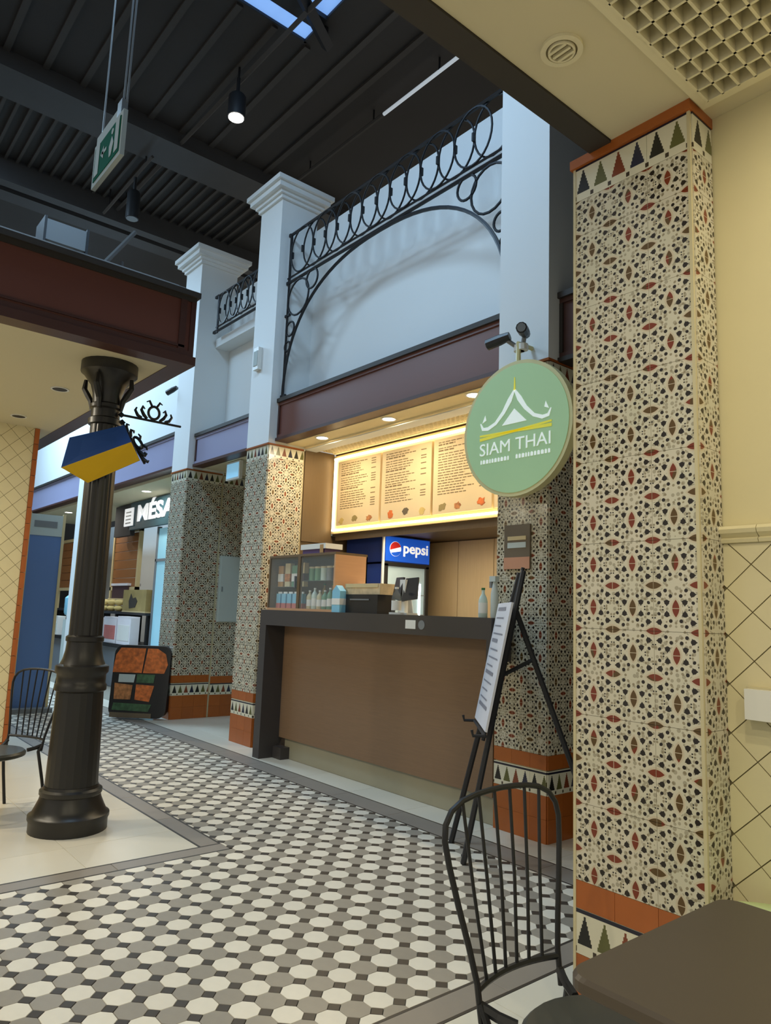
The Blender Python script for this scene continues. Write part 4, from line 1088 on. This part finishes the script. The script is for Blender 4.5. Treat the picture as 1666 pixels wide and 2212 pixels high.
# =================================================================== EASEL WITH POSTER
ea = thing('easel', 'black folding easel standing in front of the tiled pillar', 'easel', (-2.85, 3.15, 0))
AP = (-2.765, 3.36, 1.60)
f1, f2, f3 = (-2.83, 2.97, 0), (-3.13, 3.18, 0), (-2.36, 3.60, 0)
Lp = lambda a, b, t: tuple(a[i] + (b[i] - a[i]) * t for i in range(3))
a1, a2 = Lp(AP, f1, .08), Lp(AP, f2, .08)
MB().tube([(AP[0] + .012, AP[1] - .01, AP[2] - .02), f1], .016, 6).build('leg', 'black_steel', ea)
MB().tube([(AP[0] - .025, AP[1] + .0, AP[2] - .03), f2], .016, 6).build('leg', 'black_steel', ea)
RS = Lp(AP, Lp(f1, f2, .5), .14)
MB().tube([RS, f3], .016, 6).build('leg', 'black_steel', ea)
MB().tube([Lp(AP, Lp(f1, f2, .5), .0), Lp(AP, Lp(f1, f2, .5), .62)], .011, 6).build('mast', 'black_steel', ea)
MB().tube([Lp(AP, Lp(f1, f2, .5), .40), Lp(RS, f3, .22)], .013, 6).build('strut', 'black_steel', ea)
led_a, led_b = (-2.685, 2.965, .68), (-3.115, 3.345, .68)
MB().tube([led_a, led_b], .011, 6).build('ledge', 'black_steel', ea)
for q in (led_a, led_b):
    MB().tube([q, (q[0] - .04, q[1] - .05, q[2] + .0), (q[0] - .045, q[1] - .055, q[2] + .03)], .009, 6).build('ledge_hook', 'black_steel', ea)
pb = thing('poster_board', 'white printed poster board resting on the easel', 'poster', (-2.9, 3.15, .70))
sx, sy = .07, .12
q0, q1 = (-2.69, 2.97, .70), (-3.11, 3.34, .70)
q2, q3 = (q1[0] + sx, q1[1] + sy, 1.39), (q0[0] + sx, q0[1] + sy, 1.39)
quad_panel(q1, q0, q3, q2, -.012).build('board', 'poster_white', pb)
nrm = (Vector(q0) - Vector(q1)).cross(Vector(q2) - Vector(q1)).normalized()
lines = MB(); rnd = random.Random(9)
for k in range(13):
    w = 1 - (k + 1) / 15; a_, b_ = .12, rnd.uniform(.55, .88)
    def PP(u, v): return Vector(q1) + (Vector(q0) - Vector(q1)) * u + (Vector(q2) - Vector(q1)) * v + nrm * .0015
    hh_ = .012 if k % 4 else .03
    lines.add([PP(a_, w), PP(b_, w), PP(b_, w + hh_), PP(a_, w + hh_)], [(0, 1, 2, 3)])
tag(lines.build('printed_lines', 'ink_grey', pb), kind='stuff')

# =================================================================== TABLE, CHAIRS, STOOL
tb = thing('cafe_table', 'dark brown square table with rounded corners at the lower right', 'table', (-.55, 1.53, 0))
def rrect(x0, x1, y0, y1, r, n=6):
    out = []
    for cx, cy, a in ((x1 - r, y1 - r, 0), (x0 + r, y1 - r, PI / 2), (x0 + r, y0 + r, PI), (x1 - r, y0 + r, 3 * PI / 2)):
        out += [(cx + r * math.cos(a + i * PI / 2 / n), cy + r * math.sin(a + i * PI / 2 / n)) for i in range(n + 1)]
    return out
TX0, TX1, TY0, TY1 = -.885, -.24, 1.20, 1.83
mb = MB(); prev = None
P_ = rrect(TX0, TX1, TY0, TY1, .045); nP = len(P_); cxm, cym = (TX0 + TX1) / 2, (TY0 + TY1) / 2
lay = [(.985, .630), (1.0, .634), (1.0, .652), (.985, .660)]
vs = [(cxm + (x - cxm) * k, cym + (y - cym) * k, z) for k, z in lay for x, y in P_]
fsx = [tuple(range(nP - 1, -1, -1)), tuple(range(3 * nP, 4 * nP))]
for l in range(3): fsx += [(l * nP + i, l * nP + (i + 1) % nP, (l + 1) * nP + (i + 1) % nP, (l + 1) * nP + i) for i in range(nP)]
mb.add(vs, fsx).build('table_top', 'table_top', tb)
MB().lathe([(.05, .60), (.032, .58), (.032, .08), (.05, .05)], (cxm, cym, 0), 16).build('pedestal', 'black_steel', tb, smooth=True)
MB().lathe([(.06, .60), (.16, .612), (.16, .629)], (cxm, cym, 0), 20).build('mount_plate', 'black_steel', tb)
for k in range(4):
    q = PI / 4 + k * PI / 2
    MB().tube([(cxm, cym, .06), (cxm + .14 * math.cos(q), cym + .14 * math.sin(q), .045), (cxm + .29 * math.cos(q), cym + .29 * math.sin(q), .014)], [.028, .024, .014], 8).build('foot', 'black_steel', tb)

def wire_chair(label, loc, rotz):
    t = thing('wire_back_chair', label, 'chair', loc, rotz, 'black wire back chairs')
    SZ_ = .39
    MB().lathe([(.185, SZ_ - .018), (.205, SZ_ - .010), (.207, SZ_ + .006), (.195, SZ_ + .018), (.10, SZ_ + .024), (.01, SZ_ + .025)], (.035, 0, -.012), 32).build('seat', 'seat_dark', t, smooth=True, local=True)
    bxp = lambda z: -.225 - (z - SZ_) * .158
    prof = [(.150, SZ_ - .02), (.153, .45), (.170, .53), (.193, .62), (.213, .71), (.221, .765), (.214, .80), (.190, .829), (.150, .847), (.10, .856), (.05, .860), (0, .8615)]
    hoop = [(bxp(z), -y, z) for y, z in prof] + [(bxp(z), y, z) for y, z in prof[-2::-1]]
    MB().tube(hoop, .0075, 8).build('back_hoop', 'iron', t, smooth=True, local=True)
    bar = [(bxp(.44) - .028 * (1 - (y / .15) ** 2), y, .437) for y in [-.15 + .3 * i / 12 for i in range(13)]]
    MB().tube(bar, .008, 6).build('lower_bar', 'iron', t, local=True)
    def hoop_z(y):
        a = abs(y)
        for i in range(6, len(prof) - 1):
            if prof[i + 1][0] <= a <= prof[i][0]:
                f = (a - prof[i][0]) / (prof[i + 1][0] - prof[i][0]); return prof[i][1] + f * (prof[i + 1][1] - prof[i][1])
        return .86
    for k in range(6):
        f = (k - 2.5) / 2.5
        yb, yt = f * .105, f * .150
        z1 = hoop_z(yt); xb = bxp(.44) - .028 * (1 - (yb / .15) ** 2)
        MB().tube([(xb, yb, .437), (bxp(.64) - .010, yb + (yt - yb) * .5, .64), (bxp(z1), yt, z1)], .0046, 6).build('spindle', 'iron', t, local=True)
    for s in (-1, 1):
        MB().tube([(bxp(SZ_), s * .150, SZ_ + .02), (-.20, s * .150, SZ_ - .02), (-.235, s * .165, .2), (-.275, s * .175, .0)], .010, 7).build('leg', 'iron', t, smooth=True, local=True)
        MB().tube([(.13, s * .12, SZ_ - .01), (.155, s * .15, .2), (.17, s * .165, .0)], .010, 7).build('leg', 'iron', t, smooth=True, local=True)
        MB().tube([(bxp(SZ_ + .01), s * .150, SZ_ + .015), (-.19, s * .13, SZ_), (-.15, s * .11, SZ_ - .008)], .012, 6).build('seat_bracket', 'iron', t, local=True)
    MB().tube([(.165 * math.cos(q), .165 * math.sin(q), SZ_ - .022) for q in [i * PI / 12 for i in range(24)]], .008, 6, True).build('seat_ring', 'iron', t, local=True)
    return t
wire_chair('black wire back chair pulled up to the dark brown table', (-1.015, 1.520, 0), 0)
wire_chair('black wire back chair beside the cast iron column', (-5.02, 1.13, 0), math.radians(-62))
stl = thing('round_stool', 'pale green round stool between the dark table and the wall', 'stool', (-.80, 1.99, 0))
MB().lathe([(.17, .50), (.19, .515), (.19, .545), (.17, .562), (.02, .566)], (-.84, 2.005, 0), 28).build('seat', 'pale_green', stl, smooth=True)
for k in range(4):
    q = PI / 4 + k * PI / 2
    MB().tube([(-.84 + .12 * math.cos(q), 2.005 + .12 * math.sin(q), .51), (-.84 + .17 * math.cos(q), 2.005 + .17 * math.sin(q), 0)], .011, 7).build('leg', 'black_steel', stl)

# =================================================================== FAR SHOPS
ff = B(-17, -8.64, 3.845, 4.0, 3.04, 4.75).build('wall_far', 'hall_white', origin=(-10, 3.84, 3.04)); tag(ff, 'white upper wall of the far shops', kind='structure')
fascia('fascia board above the far food shop, sky reflection in its colour', -12.04, -8.65, 3.72, 3.04, 3.51, 'sky_fascia', 'brown_trim')
fascia('fascia board of the farthest shop at the left, sky reflection in its colour', -16.5, -12.42, 3.72, 3.04, 3.52, 'sky_fascia', 'brown_trim')
fs2 = B(-16.5, -8.65, 3.84, 5.2, 3.0, 3.04).build('ceiling_far', 'cream_soffit'); tag(fs2, 'pale soffit of the far shops', kind='structure')
fl = thing('far_pilaster', 'narrow white pilaster between the two far shops', 'pilaster', (-12.23, 3.75, 0))
B(-12.419, -12.041, 3.66, 3.84, .1, 3.6).build('shaft', 'hall_white', fl)
B(-12.44, -12.02, 3.64, 3.84, 0, .1).build('base', 'orange_tile', fl)
B(-12.44, -12.02, 3.64, 3.84, 3.6, 3.66).build('cap_moulding', 'hall_white', fl)
for i, x in enumerate((-9.4, -10.6, -13.4, -14.4)):
    downlight(x, 4.1, 3.0, .08, ('lit downlight in the far soffit next to the tiled pillar', 'lit downlight in the far soffit above the shop lettering', 'lit downlight in the farthest soffit near the pilaster', 'lit downlight in the farthest soffit at the left end')[i], 'far soffit downlights', 10, (1, .93, .82), 'lamp_on', lightr=.14)
fb = B(-17, -8.65, 5.6, 5.7, 0, 3.0).build('wall_far_back', 'hall_white'); tag(fb, 'pale back wall inside the far shops', kind='structure')
fe = B(-17.1, -17, -3, 8, 0, 6.7).build('wall_end', 'ceil_dark'); tag(fe, 'far end wall of the hall', kind='structure')
ms = thing('shop_sign', 'dark teal shop sign with large white letters in the far shop', 'sign', (-11.3, 4.4, 2.53))
B(-12.0, -9.2, 4.40, 4.46, 2.53, 2.98).build('board', 'teal', ms)
B(-12.75, -12.0, 4.42, 4.50, 2.45, 2.98).build('side_board', 'dark_interior', ms)
text_poly('letter', 'MÉSA', .36, 'white_lit', ms, lambda x, y, z: (-10.96 + x, 4.40 - z, 2.66 + y), extrude=.01, width=1.45, bold=.012)
sb = B(-12.22, -11.84, 4.385, 4.40, 2.60, 2.90).build('plate', 'white_lit', ms)
mk = MB()
for k in range(4): mk.box(-12.15, -11.92, 4.382, 4.385, 2.64 + k * .06, 2.66 + k * .06)
tag(mk.build('printed_lines', 'grey_plastic', sb), kind='stuff')
gd = thing('glass_shopfront', 'cyan tinted glass shopfront beside the tiled pillar', 'shopfront', (-9.9, 4.5, 0))
for k in range(2):
    x0 = -11.0 + k * .95
    B(x0 + .04, x0 + .91, 4.50, 4.52, .1, 2.5).build('pane', 'cyan_glass', gd)
    B(x0, x0 + .04, 4.48, 4.54, 0, 2.53).build('mullion', 'grey_counter', gd)
B(-11.0, -9.1, 4.48, 4.54, 1.98, 2.02).build('transom', 'grey_counter', gd)
for i, (x0, x1, lab) in enumerate(((-13.2, -11.95, 'beige framed wooden plank board right of the iron column'), (-16.4, -15.3, 'beige framed wooden plank board left of the iron column'))):
    t = thing('plank_board', lab, 'board', ((x0 + x1) / 2, 4.6, 1.55))
    for x in (x0, x1 - .06): B(x, x + .06, 4.58, 4.64, 1.18, 1.54).build('post', 'frame_beige', t)
    n = 6
    for k in range(n):
        z0 = 1.60 + k * .155
        B(x0 + .06, x1 - .06, 4.60, 4.63, z0 + .004, z0 + .151).build('plank', 'wood_far', t)
    for a0, a1, b0, b1 in ((x0, x0 + .06, 1.54, 2.6), (x1 - .06, x1, 1.54, 2.6), (x0, x1, 2.54, 2.6), (x0, x1, 1.54, 1.60)):
        B(a0, a1, 4.58, 4.64, b0, b1).build('frame', 'frame_beige', t)
sh_ = thing('bread_counter', 'grey shop counter with shelves of food under the plank boards', 'counter', (-12.5, 4.4, 0))
B(-16.4, -11.0, 4.28, 4.9, 0, .62).build('body', 'grey_counter', sh_)
B(-16.4, -11.0, 4.22, 4.9, .62, .68).build('worktop', 'black_steel', sh_)
B(-16.4, -11.0, 4.40, 4.9, 1.14, 1.18).build('upper_shelf', 'black_steel', sh_)
for x in (-16.3, -14.0, -12.45, -11.1): B(x, x + .06, 4.45, 4.9, .68, 1.14).build('shelf_upright', 'black_steel', sh_)
pf = thing('picture_crate', 'olive printed crate with a dark figure on the far shelf', 'crate', (-11.6, 4.5, 1.18))
B(-12.05, -11.08, 4.42, 4.72, 1.18, 1.54).build('box', 'picture_olive', pf)
MB().prism([(-11.75, 1.24), (-11.5, 1.26), (-11.42, 1.36), (-11.5, 1.42), (-11.62, 1.40), (-11.7, 1.48), (-11.78, 1.36)], .004, FY(4.414)).build('printed_figure', 'trim_black', pf)
B(-12.06, -11.07, 4.415, 4.725, 1.18, 1.20).build('base_strip', 'frame_beige', pf)
for k in range(6):
    x = -13.1 + (k % 3) * .34; z = 1.18 + (k // 3) * .10
    t = MB().lathe([(.015, -.14), (.05, -.10), (.058, 0), (.05, .10), (.015, .14)], (0, 0, 0), 10, lambda a, b, c_, x=x, z=z: (x + c_, 4.50 + a, z + .052 + b * .9)).build('bread_loaf', 'bread', smooth=True)
    tag(t, '%s loaf in the %s row of bread on the far shelf' % (('left', 'middle', 'right')[k % 3], ('lower', 'upper')[k // 3]), 'bread', 'loaves on the far shelf')
bt = thing('wine_case', 'dark wine coloured case standing above the bread loaves', 'box', (-12.7, 4.65, 1.38))
B(-13.0, -12.25, 4.56, 4.75, 1.40, 1.62).build('case', 'dark_wine', bt)
B(-13.02, -12.23, 4.54, 4.77, 1.62, 1.66).build('lid', 'carton_white', bt)
B(-13.1, -12.15, 4.53, 4.78, 1.385, 1.40).build('tray', 'frame_beige', bt)
for i, (x0, x1, z0, z1, m1, m2, lab) in enumerate(((-13.1, -12.55, .68, 1.05, 'carton_white', 'light_blue', 'white carton with pale blue print on the far counter'), (-12.35, -11.75, .68, 1.08, 'carton_white', 'carton_pink', 'white carton with pink print on the far counter'), (-11.72, -11.15, .68, 1.10, 'carton_white', 'white_plastic', 'plain white carton at the right end of the far counter'), (-15.4, -14.9, .68, 1.02, 'white_plastic', 'cabinet_grey', 'pale carton on the farthest counter left of the iron column'))):
    t = thing('carton', lab, 'carton', ((x0 + x1) / 2, 4.4, z0), 0, 'cartons on the far counter')
    B(x0, x1, 4.24, 4.38, z0, z1).build('body', m1, t)
    B(x0 + .05, x1 - .05, 4.236, 4.24, z0 + .06, z1 - .12).build('printed_panel', m2, t)
    B(x0 + .02, x1 - .02, 4.238, 4.39, z1, z1 + .015).build('flap', m1, t)
bj = thing('water_dispenser', 'water dispenser with blue bottle left of the iron column', 'dispenser', (-13.6, 4.1, 0))
B(-13.75, -13.45, 4.0, 4.2, 0, 1.0).build('cabinet', 'cabinet_grey', bj)
MB().lathe([(.12, 1.08), (.14, 1.12), (.14, 1.38), (.10, 1.42), (.05, 1.44)], (-13.6, 4.1, 0), 14).build('bottle', 'light_blue', bj, smooth=True)
MB().lathe([(.06, 1.0), (.10, 1.08)], (-13.6, 4.1, 0), 14).build('collar', 'white_plastic', bj)
# panel for a column at the far left, blue light in its colour
bb = thing('blue_banner_panel', 'tall panel with grey header behind the kiosk wall, standing in for a blue-lit column', 'panel', (-9.9, 2.5, 0))
def rotbox(t, nm, u0, u1, d0, d1, z0, z1, m, o=(-9.5, 2.28), dv=(.10, .995)):
    nx, ny = dv[1], -dv[0]
    vs = [(o[0] + dv[0] * u + nx * d, o[1] + dv[1] * u + ny * d, z) for z in (z0, z1) for u, d in ((u0, d0), (u1, d0), (u1, d1), (u0, d1))]
    return MB().add(vs, [(0, 1, 2, 3), (7, 6, 5, 4), (0, 4, 5, 1), (1, 5, 6, 2), (2, 6, 7, 3), (3, 7, 4, 0)]).build(nm, m, t)
rotbox(bb, 'panel', 0, .36, -.04, 0, .05, 2.10, 'blue_lit')
rotbox(bb, 'header', 0, .36, -.04, .01, 2.10, 2.36, 'cabinet_grey')
rotbox(bb, 'printed_line', .04, .30, .01, .014, 2.20, 2.28, 'grey_plastic')
rotbox(bb, 'edge_post', .36, .39, -.05, .02, 0, 2.38, 'frame_beige')
rotbox(bb, 'edge_post', -.03, 0, -.05, .02, 0, 2.38, 'frame_beige')
rotbox(bb, 'foot', -.05, .42, -.2, .16, 0, .05, 'grey_plastic')
# orange poster stand by the far pillar
ps_ = thing('poster_stand', 'black rounded poster stand with orange pictures by the far tiled pillar', 'poster stand', (-8.35, 3.35, 0))
o3 = (-8.58, 3.08); dv3 = Vector((.645, .764)); nv3 = Vector((.764, -.645))
def standf(off, lean=.10):
    return lambda u, w, d: (o3[0] + dv3.x * u + nv3.x * (off - d - lean * w), o3[1] + dv3.y * u + nv3.y * (off - d - lean * w), w)
def rr2(u0, u1, w0, w1, r): return rrect(u0, u1, w0, w1, r, 5)
MB().prism(rr2(0, .66, .015, .83, .10), .10, standf(0)).build('shell', 'black_plastic', ps_)
MB().prism([(.0, .52), (.34, .52), (.36, .80), (.07, .80), (.02, .72)], .006, standf(.006)).build('picture', 'poster_orange', ps_)
MB().prism([(.355, .52), (.60, .52), (.635, .62), (.60, .74), (.50, .80), (.385, .80)], .006, standf(.006)).build('picture', 'poster_orange', ps_)
MB().prism([(.05, .22), (.24, .22), (.25, .38), (.04, .40)], .006, standf(.006)).build('picture', 'poster_bread', ps_)
MB().prism([(.29, .22), (.46, .20), (.50, .38), (.29, .39)], .006, standf(.006)).build('picture', 'poster_orange', ps_)
MB().prism([(.08, .41), (.26, .41), (.27, .50), (.08, .50)], .006, standf(.006)).build('label_plate', 'cabinet_grey', ps_)
MB().prism([(.29, .41), (.49, .41), (.50, .505), (.29, .505)], .006, standf(.006)).build('label_plate', 'poster_green', ps_)
MB().prism([(.04, .10), (.46, .09), (.49, .17), (.05, .18)], .006, standf(.006)).build('label_plate', 'poster_green', ps_)
MB().prism([(.02, .02), (.50, .02), (.50, .07), (.02, .075)], .01, standf(.008)).build('base_strip', 'notice_brown', ps_)
